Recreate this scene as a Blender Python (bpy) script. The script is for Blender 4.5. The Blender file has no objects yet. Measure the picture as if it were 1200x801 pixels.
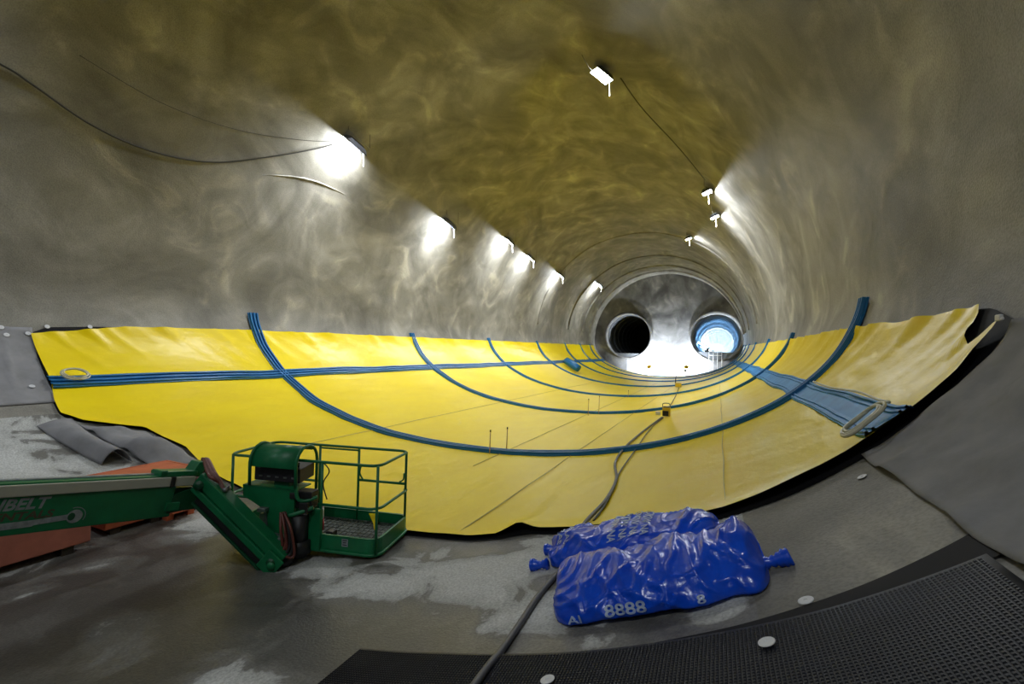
import bpy, math, random
import numpy as np
from mathutils import Vector, Matrix, noise

random.seed(7)
S = bpy.context.scene
COL = S.collection

# ---------------------------------------------------------------- camera
cam_data = bpy.data.cameras.new('camera')
cam_data.sensor_width = 36.0
cam_data.lens = 533.0 / 1200.0 * 36.0
cam_data.clip_start, cam_data.clip_end = 0.05, 400
cam = bpy.data.objects.new('camera', cam_data)
COL.objects.link(cam)
YAW, PITCH, ROLL = 0.426, 0.018, 0.025
cam.matrix_world = (Matrix.Translation((6.201, 0.0, 2.767)) @ Matrix.Rotation(YAW, 4, 'Z')
                    @ Matrix.Rotation(math.pi / 2 + PITCH, 4, 'X') @ Matrix.Rotation(ROLL, 4, 'Z'))
S.camera = cam

# ---------------------------------------------------------------- world, exposure
w = bpy.data.worlds.new('world'); S.world = w
w.use_nodes = True
w.node_tree.nodes['Background'].inputs[0].default_value = (0, 0, 0, 1)
w.node_tree.nodes['Background'].inputs[1].default_value = 0.0
S.view_settings.view_transform = 'Standard'
S.view_settings.look = 'None'
S.view_settings.exposure = 0.12
S.view_settings.gamma = 1.0
S.view_settings.use_curve_mapping = False
S.cycles.max_bounces = 8
S.cycles.diffuse_bounces = 6
S.cycles.glossy_bounces = 3
LAMP_POWER = 390.0      # emission strength of the festoon lamps
FLOOD_POWER = 5000.0     # flood lamps at the end wall
BORE_POWER = 1400.0
NEAR_POWER = 270.0     # the weaker lamps behind the near end

# ---------------------------------------------------------------- materials
def mat(name, col, rough=0.5, metal=0.0, spec=0.5, vary=0.0, vscale=4.0, bump=0.0, bscale=40.0, col2=None,
        stretch=(1, 1, 1), bdist=0.01, distort=0.0, coat=0.0):
    m = bpy.data.materials.new(name); m.use_nodes = True
    nt = m.node_tree; N = nt.nodes; L = nt.links
    b = N['Principled BSDF']
    b.inputs['Base Color'].default_value = (*col, 1)
    b.inputs['Roughness'].default_value = rough
    b.inputs['Metallic'].default_value = metal
    b.inputs['Specular IOR Level'].default_value = spec
    b.inputs['Coat Weight'].default_value = coat
    if vary or bump or col2:
        g = N.new('ShaderNodeNewGeometry')
        mp = N.new('ShaderNodeMapping'); mp.inputs['Scale'].default_value = stretch
        L.new(g.outputs['Position'], mp.inputs['Vector'])
    if vary or col2:
        n = N.new('ShaderNodeTexNoise'); n.inputs['Scale'].default_value = vscale
        n.inputs['Detail'].default_value = 6; n.inputs['Distortion'].default_value = distort
        n.inputs['Roughness'].default_value = 0.6
        L.new(mp.outputs[0], n.inputs['Vector'])
        r = N.new('ShaderNodeValToRGB')
        c2 = col2 if col2 else tuple(c * (1 - vary) for c in col)
        r.color_ramp.elements[0].position = 0.32; r.color_ramp.elements[0].color = (*c2, 1)
        r.color_ramp.elements[1].position = 0.68; r.color_ramp.elements[1].color = (*col, 1)
        L.new(n.outputs['Fac'], r.inputs[0]); L.new(r.outputs[0], b.inputs['Base Color'])
    if bump:
        n2 = N.new('ShaderNodeTexNoise'); n2.inputs['Scale'].default_value = bscale
        n2.inputs['Detail'].default_value = 5
        L.new(mp.outputs[0], n2.inputs['Vector'])
        bp = N.new('ShaderNodeBump'); bp.inputs['Strength'].default_value = bump
        bp.inputs['Distance'].default_value = bdist
        L.new(n2.outputs['Fac'], bp.inputs['Height']); L.new(bp.outputs[0], b.inputs['Normal'])
    return m

def emit(name, col, strength):
    m = bpy.data.materials.new(name); m.use_nodes = True
    nt = m.node_tree; nt.nodes.clear()
    e = nt.nodes.new('ShaderNodeEmission'); o = nt.nodes.new('ShaderNodeOutputMaterial')
    e.inputs[0].default_value = (*col, 1); e.inputs[1].default_value = strength
    nt.links.new(e.outputs[0], o.inputs[0])
    return m

def shotcrete(name, dark, light, scale=0.32):
    """sprayed and trowelled concrete: big soft sweeps, mottling, pits, grain, and pale blotches painted in for reflected light"""
    m = bpy.data.materials.new(name); m.use_nodes = True
    nt = m.node_tree; N = nt.nodes; L = nt.links
    b = N['Principled BSDF']; b.inputs['Roughness'].default_value = 0.62
    b.inputs['Specular IOR Level'].default_value = 0.35
    g = N.new('ShaderNodeNewGeometry')
    mp = N.new('ShaderNodeMapping'); mp.inputs['Scale'].default_value = (1.0, 0.75, 0.8)
    L.new(g.outputs['Position'], mp.inputs[0])
    n1 = N.new('ShaderNodeTexNoise'); n1.inputs['Scale'].default_value = scale
    n1.inputs['Detail'].default_value = 7; n1.inputs['Roughness'].default_value = 0.55
    n1.inputs['Distortion'].default_value = 1.6
    L.new(mp.outputs[0], n1.inputs['Vector'])
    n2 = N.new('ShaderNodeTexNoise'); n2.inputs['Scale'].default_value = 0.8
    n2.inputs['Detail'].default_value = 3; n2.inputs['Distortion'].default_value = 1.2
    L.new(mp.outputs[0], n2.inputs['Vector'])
    n3 = N.new('ShaderNodeTexNoise'); n3.inputs['Scale'].default_value = 38
    n3.inputs['Detail'].default_value = 4
    L.new(g.outputs['Position'], n3.inputs['Vector'])
    r1 = N.new('ShaderNodeValToRGB')
    r1.color_ramp.elements[0].position = 0.36; r1.color_ramp.elements[0].color = (*dark, 1)
    r1.color_ramp.elements[1].position = 0.66; r1.color_ramp.elements[1].color = (*light, 1)
    L.new(n1.outputs['Fac'], r1.inputs[0])
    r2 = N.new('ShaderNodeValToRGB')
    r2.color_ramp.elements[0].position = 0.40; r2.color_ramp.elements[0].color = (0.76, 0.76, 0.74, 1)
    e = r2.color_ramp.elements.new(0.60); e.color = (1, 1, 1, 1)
    r2.color_ramp.elements[2].position = 0.70; r2.color_ramp.elements[2].color = (1.38, 1.36, 1.28, 1)  # pale patches put light thrown up by the glossy membrane into the colour
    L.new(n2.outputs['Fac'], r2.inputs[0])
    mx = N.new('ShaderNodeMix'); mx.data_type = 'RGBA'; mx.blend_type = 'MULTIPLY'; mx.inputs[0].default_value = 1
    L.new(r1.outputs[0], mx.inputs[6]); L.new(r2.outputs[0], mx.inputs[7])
    r3 = N.new('ShaderNodeValToRGB')
    r3.color_ramp.elements[0].position = 0.3; r3.color_ramp.elements[0].color = (0.8, 0.8, 0.8, 1)
    r3.color_ramp.elements[1].position = 0.6; r3.color_ramp.elements[1].color = (1.08, 1.08, 1.08, 1)
    L.new(n3.outputs['Fac'], r3.inputs[0])
    mx2 = N.new('ShaderNodeMix'); mx2.data_type = 'RGBA'; mx2.blend_type = 'MULTIPLY'; mx2.inputs[0].default_value = 1
    L.new(mx.outputs[2], mx2.inputs[6]); L.new(r3.outputs[0], mx2.inputs[7])
    L.new(mx2.outputs[2], b.inputs['Base Color'])
    ad = N.new('ShaderNodeMath'); ad.operation = 'MULTIPLY_ADD'
    L.new(n2.outputs['Fac'], ad.inputs[0]); ad.inputs[1].default_value = 4.0; L.new(n3.outputs['Fac'], ad.inputs[2])
    bp = N.new('ShaderNodeBump'); bp.inputs['Strength'].default_value = 0.4; bp.inputs['Distance'].default_value = 0.012
    L.new(ad.outputs[0], bp.inputs['Height']); L.new(bp.outputs[0], b.inputs['Normal'])
    return m

def floor_material():
    """concrete invert with dried pale patches between damp ones"""
    m = bpy.data.materials.new('damp_concrete'); m.use_nodes = True
    nt = m.node_tree; N = nt.nodes; L = nt.links
    b = N['Principled BSDF']
    g = N.new('ShaderNodeNewGeometry')
    n1 = N.new('ShaderNodeTexNoise'); n1.inputs['Scale'].default_value = 1.3; n1.inputs['Detail'].default_value = 8
    n1.inputs['Roughness'].default_value = 0.62; n1.inputs['Distortion'].default_value = 0.8
    L.new(g.outputs['Position'], n1.inputs['Vector'])
    acc = None
    # x, y, half-width, half-depth of the dried patches
    for (px, py, sx, sy, amp) in DRY:
        v = N.new('ShaderNodeVectorMath'); v.operation = 'SUBTRACT'; v.inputs[1].default_value = (px, py, 0)
        L.new(g.outputs['Position'], v.inputs[0])
        d = N.new('ShaderNodeVectorMath'); d.operation = 'MULTIPLY'; d.inputs[1].default_value = (1 / sx, 1 / sy, 0)
        L.new(v.outputs[0], d.inputs[0])
        le = N.new('ShaderNodeVectorMath'); le.operation = 'LENGTH'; L.new(d.outputs[0], le.inputs[0])
        mr = N.new('ShaderNodeMapRange'); mr.inputs[1].default_value = 0.2; mr.inputs[2].default_value = 1.7
        mr.inputs[3].default_value = amp; mr.inputs[4].default_value = -0.22
        L.new(le.outputs['Value'], mr.inputs[0])
        if acc is None: acc = mr.outputs[0]
        else:
            mm = N.new('ShaderNodeMath'); mm.operation = 'MAXIMUM'; L.new(acc, mm.inputs[0]); L.new(mr.outputs[0], mm.inputs[1]); acc = mm.outputs[0]
    ad = N.new('ShaderNodeMath'); ad.operation = 'MULTIPLY_ADD'
    L.new(acc, ad.inputs[0]); ad.inputs[1].default_value = 0.34; L.new(n1.outputs['Fac'], ad.inputs[2])
    r = N.new('ShaderNodeValToRGB')
    r.color_ramp.elements[0].position = 0.42; r.color_ramp.elements[0].color = (0.085, 0.082, 0.075, 1)
    r.color_ramp.elements[1].position = 0.80; r.color_ramp.elements[1].color = (0.52, 0.53, 0.52, 1)
    e = r.color_ramp.elements.new(0.59); e.color = (0.16, 0.157, 0.145, 1)
    e = r.color_ramp.elements.new(0.635); e.color = (0.38, 0.385, 0.375, 1)
    L.new(ad.outputs[0], r.inputs[0])
    n3 = N.new('ShaderNodeTexNoise'); n3.inputs['Scale'].default_value = 45; n3.inputs['Detail'].default_value = 5
    L.new(g.outputs['Position'], n3.inputs['Vector'])
    r3 = N.new('ShaderNodeValToRGB')
    r3.color_ramp.elements[0].position = 0.3; r3.color_ramp.elements[0].color = (0.7, 0.7, 0.7, 1)
    r3.color_ramp.elements[1].position = 0.7; r3.color_ramp.elements[1].color = (1.2, 1.2, 1.2, 1)
    L.new(n3.outputs['Fac'], r3.inputs[0])
    mx = N.new('ShaderNodeMix'); mx.data_type = 'RGBA'; mx.blend_type = 'MULTIPLY'; mx.inputs[0].default_value = 1
    L.new(r.outputs[0], mx.inputs[6]); L.new(r3.outputs[0], mx.inputs[7]); L.new(mx.outputs[2], b.inputs['Base Color'])
    rr = N.new('ShaderNodeMapRange'); rr.inputs[1].default_value = 0.5; rr.inputs[2].default_value = 0.66
    rr.inputs[3].default_value = 0.34; rr.inputs[4].default_value = 0.85
    L.new(ad.outputs[0], rr.inputs[0]); L.new(rr.outputs[0], b.inputs['Roughness'])
    bp = N.new('ShaderNodeBump'); bp.inputs['Strength'].default_value = 0.5; bp.inputs['Distance'].default_value = 0.008
    L.new(n3.outputs['Fac'], bp.inputs['Height']); L.new(bp.outputs[0], b.inputs['Normal'])
    return m

DRY = [(3.9, 4.35, 1.1, 0.75, 1), (3.0, 4.0, 0.9, 0.35, 1), (1.9, 4.15, 0.7, 0.25, 0.9), (6.75, 4.15, 0.9, 0.9, 1.25), (5.0, 3.75, 0.6, 0.5, 0.9),
       (3.0, 2.3, 0.55, 0.25, 1), (-1.0, 4.6, 0.8, 0.5, 0.8), (-4.5, 3.6, 2.6, 2.0, 0.8)]
M = {}
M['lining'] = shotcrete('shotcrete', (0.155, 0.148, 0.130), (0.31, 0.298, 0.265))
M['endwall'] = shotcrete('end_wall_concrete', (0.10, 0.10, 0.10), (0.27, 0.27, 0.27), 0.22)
M['floor'] = floor_material()
M['precast'] = mat('precast_concrete', (0.42, 0.43, 0.43), 0.6, vary=0.25, vscale=1.5, bump=0.2, bscale=12)
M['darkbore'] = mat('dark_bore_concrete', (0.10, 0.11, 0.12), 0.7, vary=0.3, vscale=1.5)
M['yellow'] = mat('yellow_membrane', (0.88, 0.68, 0.002), 0.36, spec=0.25, col2=(0.80, 0.60, 0.001), vscale=0.9, bump=0.55, bscale=2.2, bdist=0.045,
                  stretch=(1.0, 0.45, 1.0))
M['seam'] = mat('weld_seam', (0.45, 0.36, 0.05), 0.45)
M['black'] = mat('black_backing', (0.008, 0.008, 0.010), 0.7, spec=0.15)
M['waterstop'] = mat('blue_waterstop', (0.008, 0.15, 0.40), 0.38, spec=0.4, vary=0.2, vscale=3)
M['waterstop_dusty'] = mat('dusty_blue_waterstop', (0.055, 0.27, 0.58), 0.5, spec=0.25, col2=(0.015, 0.16, 0.42), vscale=2.5)
M['fleece'] = mat('grey_fleece', (0.27, 0.27, 0.285), 0.95, spec=0.1, vary=0.25, vscale=2.5, bump=0.25, bscale=90, bdist=0.004)
M['disc'] = mat('white_disc', (0.62, 0.63, 0.66), 0.5)
M['mat_black'] = mat('black_dimple_mat', (0.009, 0.010, 0.014), 0.48, spec=0.25, col2=(0.015, 0.016, 0.021), vscale=3)
M['bag'] = mat('blue_film', (0.004, 0.09, 0.74), 0.24, col2=(0.004, 0.055, 0.56), vscale=3.5, bump=0.35, bscale=22, bdist=0.008, distort=1.0)
M['print'] = mat('white_print', (0.52, 0.60, 0.74), 0.4, col2=(0.22, 0.32, 0.58), vscale=9)
M['green'] = mat('green_paint', (0.003, 0.18, 0.062), 0.42, vary=0.3, vscale=5, bump=0.05, bscale=30)
M['green_dark'] = mat('dark_green_paint', (0.002, 0.075, 0.026), 0.42, vary=0.3, vscale=5)
M['cream'] = mat('cream_tray', (0.46, 0.47, 0.40), 0.5, vary=0.12, vscale=3)
M['decal'] = mat('worn_white_decal', (0.30, 0.34, 0.36), 0.5, vary=0.4, vscale=20)
M['decal_brown'] = mat('worn_brown_decal', (0.10, 0.075, 0.045), 0.6, vary=0.4, vscale=20)
M['rubber'] = mat('black_rubber', (0.012, 0.012, 0.013), 0.5)
M['panel'] = mat('dark_control_panel', (0.022, 0.018, 0.025), 0.45, vary=0.2, vscale=12)
M['hose_red'] = mat('red_brown_hose', (0.16, 0.04, 0.028), 0.45, vary=0.3, vscale=10)
M['hose_pink'] = mat('pink_hose_sleeve', (0.26, 0.13, 0.12), 0.7, vary=0.3, vscale=10)
M['steel'] = mat('worn_steel', (0.30, 0.31, 0.31), 0.4, 0.8, vary=0.25, vscale=8)
M['deckmesh'] = mat('platform_deck', (0.10, 0.12, 0.10), 0.6, vary=0.35, vscale=25)
M['orange'] = mat('orange_paint', (0.64, 0.15, 0.06), 0.6, vary=0.3, vscale=3, bump=0.06, bscale=15)
M['orange_pale'] = mat('faded_orange_paint', (0.60, 0.20, 0.14), 0.65, vary=0.25, vscale=4, bump=0.06, bscale=15)
M['timber'] = mat('dark_timber', (0.05, 0.035, 0.022), 0.8, vary=0.4, vscale=10)
M['lampbody'] = mat('lamp_housing', (0.10, 0.11, 0.14), 0.4, 0.3)
M['lens'] = emit('lamp_lens', (0.93, 0.97, 1.0), LAMP_POWER)
M['lens_near'] = emit('near_lamp_lens', (0.90, 0.96, 1.0), NEAR_POWER)
M['lens_far'] = emit('flood_lens', (0.80, 0.88, 1.0), FLOOD_POWER)
M['lens_bore'] = emit('bore_lamp_tube', (0.62, 0.82, 1.0), BORE_POWER)
M['lens_bore_dim'] = emit('dim_bore_lamp_tube', (0.22, 0.52, 1.0), BORE_POWER * 0.35)
M['cable'] = mat('black_cable', (0.02, 0.02, 0.02), 0.5)
M['cable_grey'] = mat('dusty_grey_hose', (0.10, 0.10, 0.105), 0.5, vary=0.3, vscale=6)
M['rope'] = mat('pale_hose', (0.52, 0.50, 0.36), 0.45, vary=0.15, vscale=10)
M['gear_yellow'] = mat('yellow_box_plastic', (0.65, 0.45, 0.02), 0.45)
M['tan'] = mat('rusty_rod', (0.42, 0.26, 0.11), 0.6)
M['white'] = mat('white_paint', (0.7, 0.7, 0.7), 0.5)
M['yellow_scrap'] = M['yellow']
M['tagred'] = mat('red_band', (0.35, 0.02, 0.03), 0.5)

# ---------------------------------------------------------------- mesh helpers
def tag(o, label=None, cat=None, group=None, kind=None):
    if label: o['label'] = label
    if cat: o['category'] = cat
    if group: o['group'] = group
    if kind: o['kind'] = kind
    return o

def world_loc(o):
    v = Vector((0, 0, 0))
    while o is not None:
        v += o.location; o = o.parent
    return v

def empty(name, loc, label, cat, group=None):
    o = bpy.data.objects.new(name, None); COL.objects.link(o)
    o.empty_display_size = 0.2
    o.location = loc
    return tag(o, label, cat, group)

def link_mesh(name, verts, faces, material, parent=None, smooth=False, bevel=0.0, base=True):
    me = bpy.data.meshes.new(name)
    V = np.asarray(verts, dtype=float)
    if parent is not None:
        off = np.array(world_loc(parent)); loc = None
    elif base:
        lo, hi = V.min(0), V.max(0)
        off = np.array([(lo[0] + hi[0]) / 2, (lo[1] + hi[1]) / 2, lo[2]]); loc = off
    else:
        off = np.zeros(3); loc = None
    me.from_pydata((V - off).tolist(), [], faces)
    me.materials.append(material)
    if smooth: me.polygons.foreach_set('use_smooth', [True] * len(me.polygons))
    me.update()
    o = bpy.data.objects.new(name, me); COL.objects.link(o)
    if parent is not None: o.parent = parent
    elif loc is not None: o.location = loc
    if bevel:
        b = o.modifiers.new('bevel', 'BEVEL'); b.width = bevel; b.segments = 2; b.limit_method = 'ANGLE'
    return o

def smooth_path(pts, n=8):
    P = [np.array(p, float) for p in pts]
    if len(P) < 3: return P
    out = []
    for i in range(len(P) - 1):
        p0 = P[max(i - 1, 0)]; p1 = P[i]; p2 = P[i + 1]; p3 = P[min(i + 2, len(P) - 1)]
        for k in range(n):
            t = k / n
            out.append(0.5 * ((2 * p1) + (-p0 + p2) * t + (2 * p0 - 5 * p1 + 4 * p2 - p3) * t * t + (-p0 + 3 * p1 - 3 * p2 + p3) * t ** 3))
    out.append(P[-1])
    return out

class MB:
    def __init__(self): self.v = []; self.f = []; self.parts = []
    def add(self, verts, faces):
        b = len(self.v); self.v += [tuple(map(float, p)) for p in verts]; self.parts.append((b, len(self.v), len(self.f), len(self.f) + len(faces)))
        self.f += [tuple(b + i for i in f) for f in faces]; return self
    def box(self, c, size, ax=None):
        c = np.array(c, float)
        A = np.eye(3) if ax is None else np.array(ax, float)
        vs = []
        for sx in (-.5, .5):
            for sy in (-.5, .5):
                for sz in (-.5, .5):
                    vs.append(c + A[0] * sx * size[0] + A[1] * sy * size[1] + A[2] * sz * size[2])
        return self.add(vs, [(0, 1, 3, 2), (4, 6, 7, 5), (0, 4, 5, 1), (2, 3, 7, 6), (0, 2, 6, 4), (1, 5, 7, 3)])
    def tube(self, pts, r, n=8, cap=True, closed=False):
        P = [np.array(p, float) for p in pts]
        m = len(P)
        T = []
        for i in range(m):
            if closed: d = P[(i + 1) % m] - P[i - 1]
            else: d = P[min(i + 1, m - 1)] - P[max(i - 1, 0)]
            T.append(d / (np.linalg.norm(d) + 1e-12))
        ref = np.array([0, 0, 1.0]) if abs(T[0][2]) < 0.9 else np.array([1.0, 0, 0])
        u = np.cross(T[0], ref); u /= np.linalg.norm(u)
        vs = []
        for i in range(m):
            u = u - T[i] * (u @ T[i]); u /= (np.linalg.norm(u) + 1e-12)
            w_ = np.cross(T[i], u)
            rr = r[i] if hasattr(r, '__len__') else r
            for k in range(n):
                a = 2 * math.pi * k / n
                vs.append(P[i] + rr * (math.cos(a) * u + math.sin(a) * w_))
        fs = []
        for i in range(m if closed else m - 1):
            j = (i + 1) % m
            for k in range(n):
                l = (k + 1) % n
                fs.append((i * n + k, i * n + l, j * n + l, j * n + k))
        if cap and not closed:
            fs.append(tuple(range(n - 1, -1, -1))); fs.append(tuple((m - 1) * n + k for k in range(n)))
        return self.add(vs, fs)
    def prism(self, poly, a, b):
        """poly: list of 3d points, extruded from +a to +b (3d offsets)"""
        P = [np.array(p, float) for p in poly]; n = len(P)
        vs = [p + np.array(a) for p in P] + [p + np.array(b) for p in P]
        fs = [tuple(range(n - 1, -1, -1)), tuple(range(n, 2 * n))]
        for i in range(n):
            j = (i + 1) % n; fs.append((i, j, n + j, n + i))
        return self.add(vs, fs)
    def build(self, name, m, parent=None, smooth=False, bevel=0.0, base=True):
        groups = self.clusters() if parent is not None and 1 < len(self.parts) <= 12 else []
        if len(groups) < 2: return link_mesh(name, self.v, self.f, m, parent, smooth, bevel, base)
        first = None
        for g in groups:                    # pieces that do not touch become parts of their own
            vs, fs = [], []
            for (a, b, c, d) in g:
                k = len(vs) - a; vs += self.v[a:b]; fs += [tuple(i + k for i in f) for f in self.f[c:d]]
            o = link_mesh(name, vs, fs, m, parent, smooth, bevel, base); first = first or o
        return first
    def clusters(self):
        bb = [(np.min(self.v[a:b], 0) - 0.001, np.max(self.v[a:b], 0) + 0.001) for a, b, c, d in self.parts]
        gr = [[i] for i in range(len(bb))]
        merged = True
        while merged:
            merged = False
            for i in range(len(gr)):
                for j in range(i + 1, len(gr)):
                    if any(np.all(bb[p][0] <= bb[q][1]) and np.all(bb[q][0] <= bb[p][1]) for p in gr[i] for q in gr[j]):
                        gr[i] += gr.pop(j); merged = True; break
                if merged: break
        return [[self.parts[i] for i in g] for g in gr]

def grid_faces(nu, nv, flip=False):
    fs = []
    for i in range(nu - 1):
        for j in range(nv - 1):
            a = i * nv + j
            q = (a, a + 1, a + nv + 1, a + nv)
            fs.append(q[::-1] if flip else q)
    return fs

def nz(x, y, z): return noise.noise(Vector((x, y, z)))

# ---------------------------------------------------------------- tunnel cross-section
TA, TZ, TBL, TN, TBU = 8.85, 4.272, 4.272, 2.143, 8.5
phi = np.linspace(-math.pi * 1.5, math.pi * 0.5, 4001)
cx_, sx_ = np.cos(phi), np.sin(phi)
low = sx_ < 0
e_ = 2.0 / TN
PXs = np.where(low, TA * np.sign(cx_) * np.abs(cx_) ** e_, TA * cx_)
PZs = np.where(low, TZ - TBL * np.abs(sx_) ** e_, TZ + TBU * sx_)
ds = np.hypot(np.diff(PXs), np.diff(PZs))
SS = np.concatenate([[0], np.cumsum(ds)])
SS -= SS[np.argmin(PZs)]
S_MIN, S_MAX = SS[0], SS[-1]

def prof(s, off=0.0):
    """point of the lining at arc length s (0 at the invert), moved inward by off"""
    x = np.interp(s, SS, PXs); z = np.interp(s, SS, PZs)
    e = 0.02
    dx = np.interp(s + e, SS, PXs) - np.interp(s - e, SS, PXs)
    dz = np.interp(s + e, SS, PZs) - np.interp(s - e, SS, PZs)
    l = np.hypot(dx, dz) + 1e-12
    return x - dz / l * off, z + dx / l * off
def normal(s):
    x0, z0 = prof(s); x1, z1 = prof(s, 1.0)
    return np.array([x1 - x0, 0, z1 - z0])
def s_of(x, z):
    return float(SS[np.argmin((PXs - x) ** 2 + (PZs - z) ** 2)])
def s_x(x):
    k = (PZs < TZ + 1e-9)
    return float(np.interp(x, PXs[k], SS[k]))
def s_z(side, z):
    h = len(SS) // 2
    k = (PXs < 0) if side < 0 else (PXs > 0)
    zz, s_ = PZs[k], SS[k]
    o = np.argsort(zz)
    return float(np.interp(z, zz[o], s_[o]))
def pt(s, y, off=0.0):
    x, z = prof(s, off); return np.array([float(x), y, float(z)])
def floor_z(x): return float(prof(s_x(x))[1])

# ---------------------------------------------------------------- lining (setting)
Y0, Y1 = -24.0, 60.0
def lining(name, s0, s1, ns, material, step=0.45):
    ys = np.arange(Y0, Y1 + 0.01, step); ys[-1] = Y1
    ss = np.linspace(s0, s1, ns)
    verts = []
    for s in ss:
        for y in ys:
            x0, z0 = prof(s)
            k = 0.5 + 0.5 * nz(x0 * 0.35, y * 0.3, z0 * 0.35) + 0.25 * nz(x0 * 1.1 + 7, y * 0.9, z0 * 1.1)
            amp = 0.07 if 9.4 < abs(s) else 0.0
            fade = min(1.0, max(0.0, (abs(s) - 9.4) / 1.2))
            x, z = prof(s, -amp * fade * max(k, 0))
            verts.append((x, y, z))
    o = link_mesh(name, verts, grid_faces(len(ss), len(ys)), material, None, True, base=False)
    return tag(o, kind='structure')
sW = s_z(1, 1.2)          # the invert turns into the walls
sC = s_z(1, 10.2)
lining('floor', -sW, sW, 60, M['floor'], 0.6)
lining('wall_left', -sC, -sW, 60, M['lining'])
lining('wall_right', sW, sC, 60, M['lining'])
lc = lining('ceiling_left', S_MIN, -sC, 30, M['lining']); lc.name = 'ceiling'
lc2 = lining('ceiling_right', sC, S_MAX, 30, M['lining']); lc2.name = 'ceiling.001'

def filled(name, loops, y, depth, material, kind='structure'):
    cu = bpy.data.curves.new(name, 'CURVE'); cu.dimensions = '2D'; cu.fill_mode = 'BOTH'; cu.extrude = depth / 2
    for lp in loops:
        sp = cu.splines.new('POLY'); sp.points.add(len(lp) - 1); sp.use_cyclic_u = True
        for p, q in zip(sp.points, lp): p.co = (q[0], q[1], 0, 1)
    t = bpy.data.objects.new(name, cu); COL.objects.link(t)
    me = bpy.data.meshes.new_from_object(t)
    bpy.data.objects.remove(t)
    me.materials.clear(); me.materials.append(material)
    o = bpy.data.objects.new(name, me); COL.objects.link(o)
    o.matrix_world = Matrix.Translation((0, y, 0)) @ Matrix.Rotation(math.pi / 2, 4, 'X')
    return tag(o, kind=kind)
def circ(cx, cz, r, n=64): return [(cx + r * math.cos(2 * math.pi * k / n), cz + r * math.sin(2 * math.pi * k / n)) for k in range(n)]
outer = [(PXs[i] * 1.02, TZ + (PZs[i] - TZ) * 1.02) for i in range(0, 4000, 25)]
BORES = [(-4.45, 5.03, 2.85), (5.97, 5.06, 2.9)]
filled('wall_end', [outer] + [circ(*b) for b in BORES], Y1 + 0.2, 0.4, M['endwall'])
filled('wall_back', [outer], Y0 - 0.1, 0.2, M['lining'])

# raised construction joints that run round the vault
for k, (y, r) in enumerate(((38.6, 0.10), (47.9, 0.12), (53.6, 0.16), (57.2, 0.2))):
    mb = MB()
    mb.tube([pt(s, y + 0.05 * math.sin(s), -0.04) for s in np.concatenate([np.linspace(s_z(1, 5.2), S_MAX, 60)])], r, 6)
    mb.tube([pt(s, y + 0.05 * math.sin(s), -0.04) for s in np.linspace(S_MIN, s_z(-1, 5.2), 60)], r, 6)
    tag(mb.build('trim_%d' % (k + 1), M['lining'], None, True), kind='structure')

# ---------------------------------------------------------------- bores beyond the end wall
def bore(name, cx, cz, r, length, material, dark):
    n = 48; ys = np.linspace(Y1 + 0.2, Y1 + length, 12)
    verts = [(cx + r * math.cos(2 * math.pi * k / n), y, cz + r * math.sin(2 * math.pi * k / n)) for y in ys for k in range(n)]
    fs = []
    for i in range(len(ys) - 1):
        for k in range(n):
            l = (k + 1) % n; fs.append((i * n + k, i * n + l, (i + 1) * n + l, (i + 1) * n + k))
    fs.append(tuple((len(ys) - 1) * n + k for k in range(n)))
    o = link_mesh(name, verts, fs, material, None, True)
    tag(o, kind='structure')
    # collar round the mouth
    prof_ = [(r - 0.10, 0.5), (r - 0.10, -0.30), (r + 0.0, -0.38), (r + 0.14, -0.36), (r + 0.2, -0.26), (r + 0.2, 0.0)]
    vs = []; fs = []
    for k in range(n):
        a = 2 * math.pi * k / n
        for (rr, yy) in prof_: vs.append((cx + rr * math.cos(a), Y1 + yy, cz + rr * math.sin(a)))
    m = len(prof_)
    for k in range(n):
        l = (k + 1) % n
        for j in range(m - 1): fs.append((k * m + j, l * m + j, l * m + j + 1, k * m + j + 1))
    link_mesh('collar', vs, fs, M['endwall'], o, True)
    # flat concrete bed in the bore
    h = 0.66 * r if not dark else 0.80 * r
    hw = math.sqrt(r * r - h * h)
    mb = MB(); mb.add([(cx - hw, Y1 - 0.3, cz - h), (cx + hw, Y1 - 0.3, cz - h), (cx + hw, Y1 + length, cz - h), (cx - hw, Y1 + length, cz - h)], [(0, 1, 2, 3)])
    hh = [(cx + r * math.cos(a), cz + r * math.sin(a)) for a in np.linspace(math.pi + math.asin(h / r), 2 * math.pi - math.asin(h / r), 16)]
    mb.add([(x, Y1 - 0.3, z) for x, z in hh], [tuple(range(16))])
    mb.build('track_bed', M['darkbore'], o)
    # segment rings
    nr = int((length - 2) / 3.0)
    proto = None
    for i in range(nr):
        y = Y1 + 1.6 + 3.0 * i
        if proto is None:
            vs, fs = [], []
            pr = [(r + 0.02, -0.16), (r - 0.14, -0.12), (r - 0.14, 0.12), (r + 0.02, 0.16)]
            for k in range(n):
                a = 2 * math.pi * k / n
                for rr, yy in pr: vs.append((cx + rr * math.cos(a), y + yy, cz + rr * math.sin(a)))
            for k in range(n):
                l = (k + 1) % n
                for j in range(3): fs.append((k * 4 + j, l * 4 + j, l * 4 + j + 1, k * 4 + j + 1))
            proto = link_mesh('segment_ring', vs, fs, material, o, True)
        else:
            c = proto.copy(); COL.objects.link(c); c.parent = o; c.location = (0, 3.0 * i, 0)
    return o
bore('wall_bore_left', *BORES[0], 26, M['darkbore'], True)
bore('wall_bore_right', *BORES[1], 150, M['precast'], False)

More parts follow.
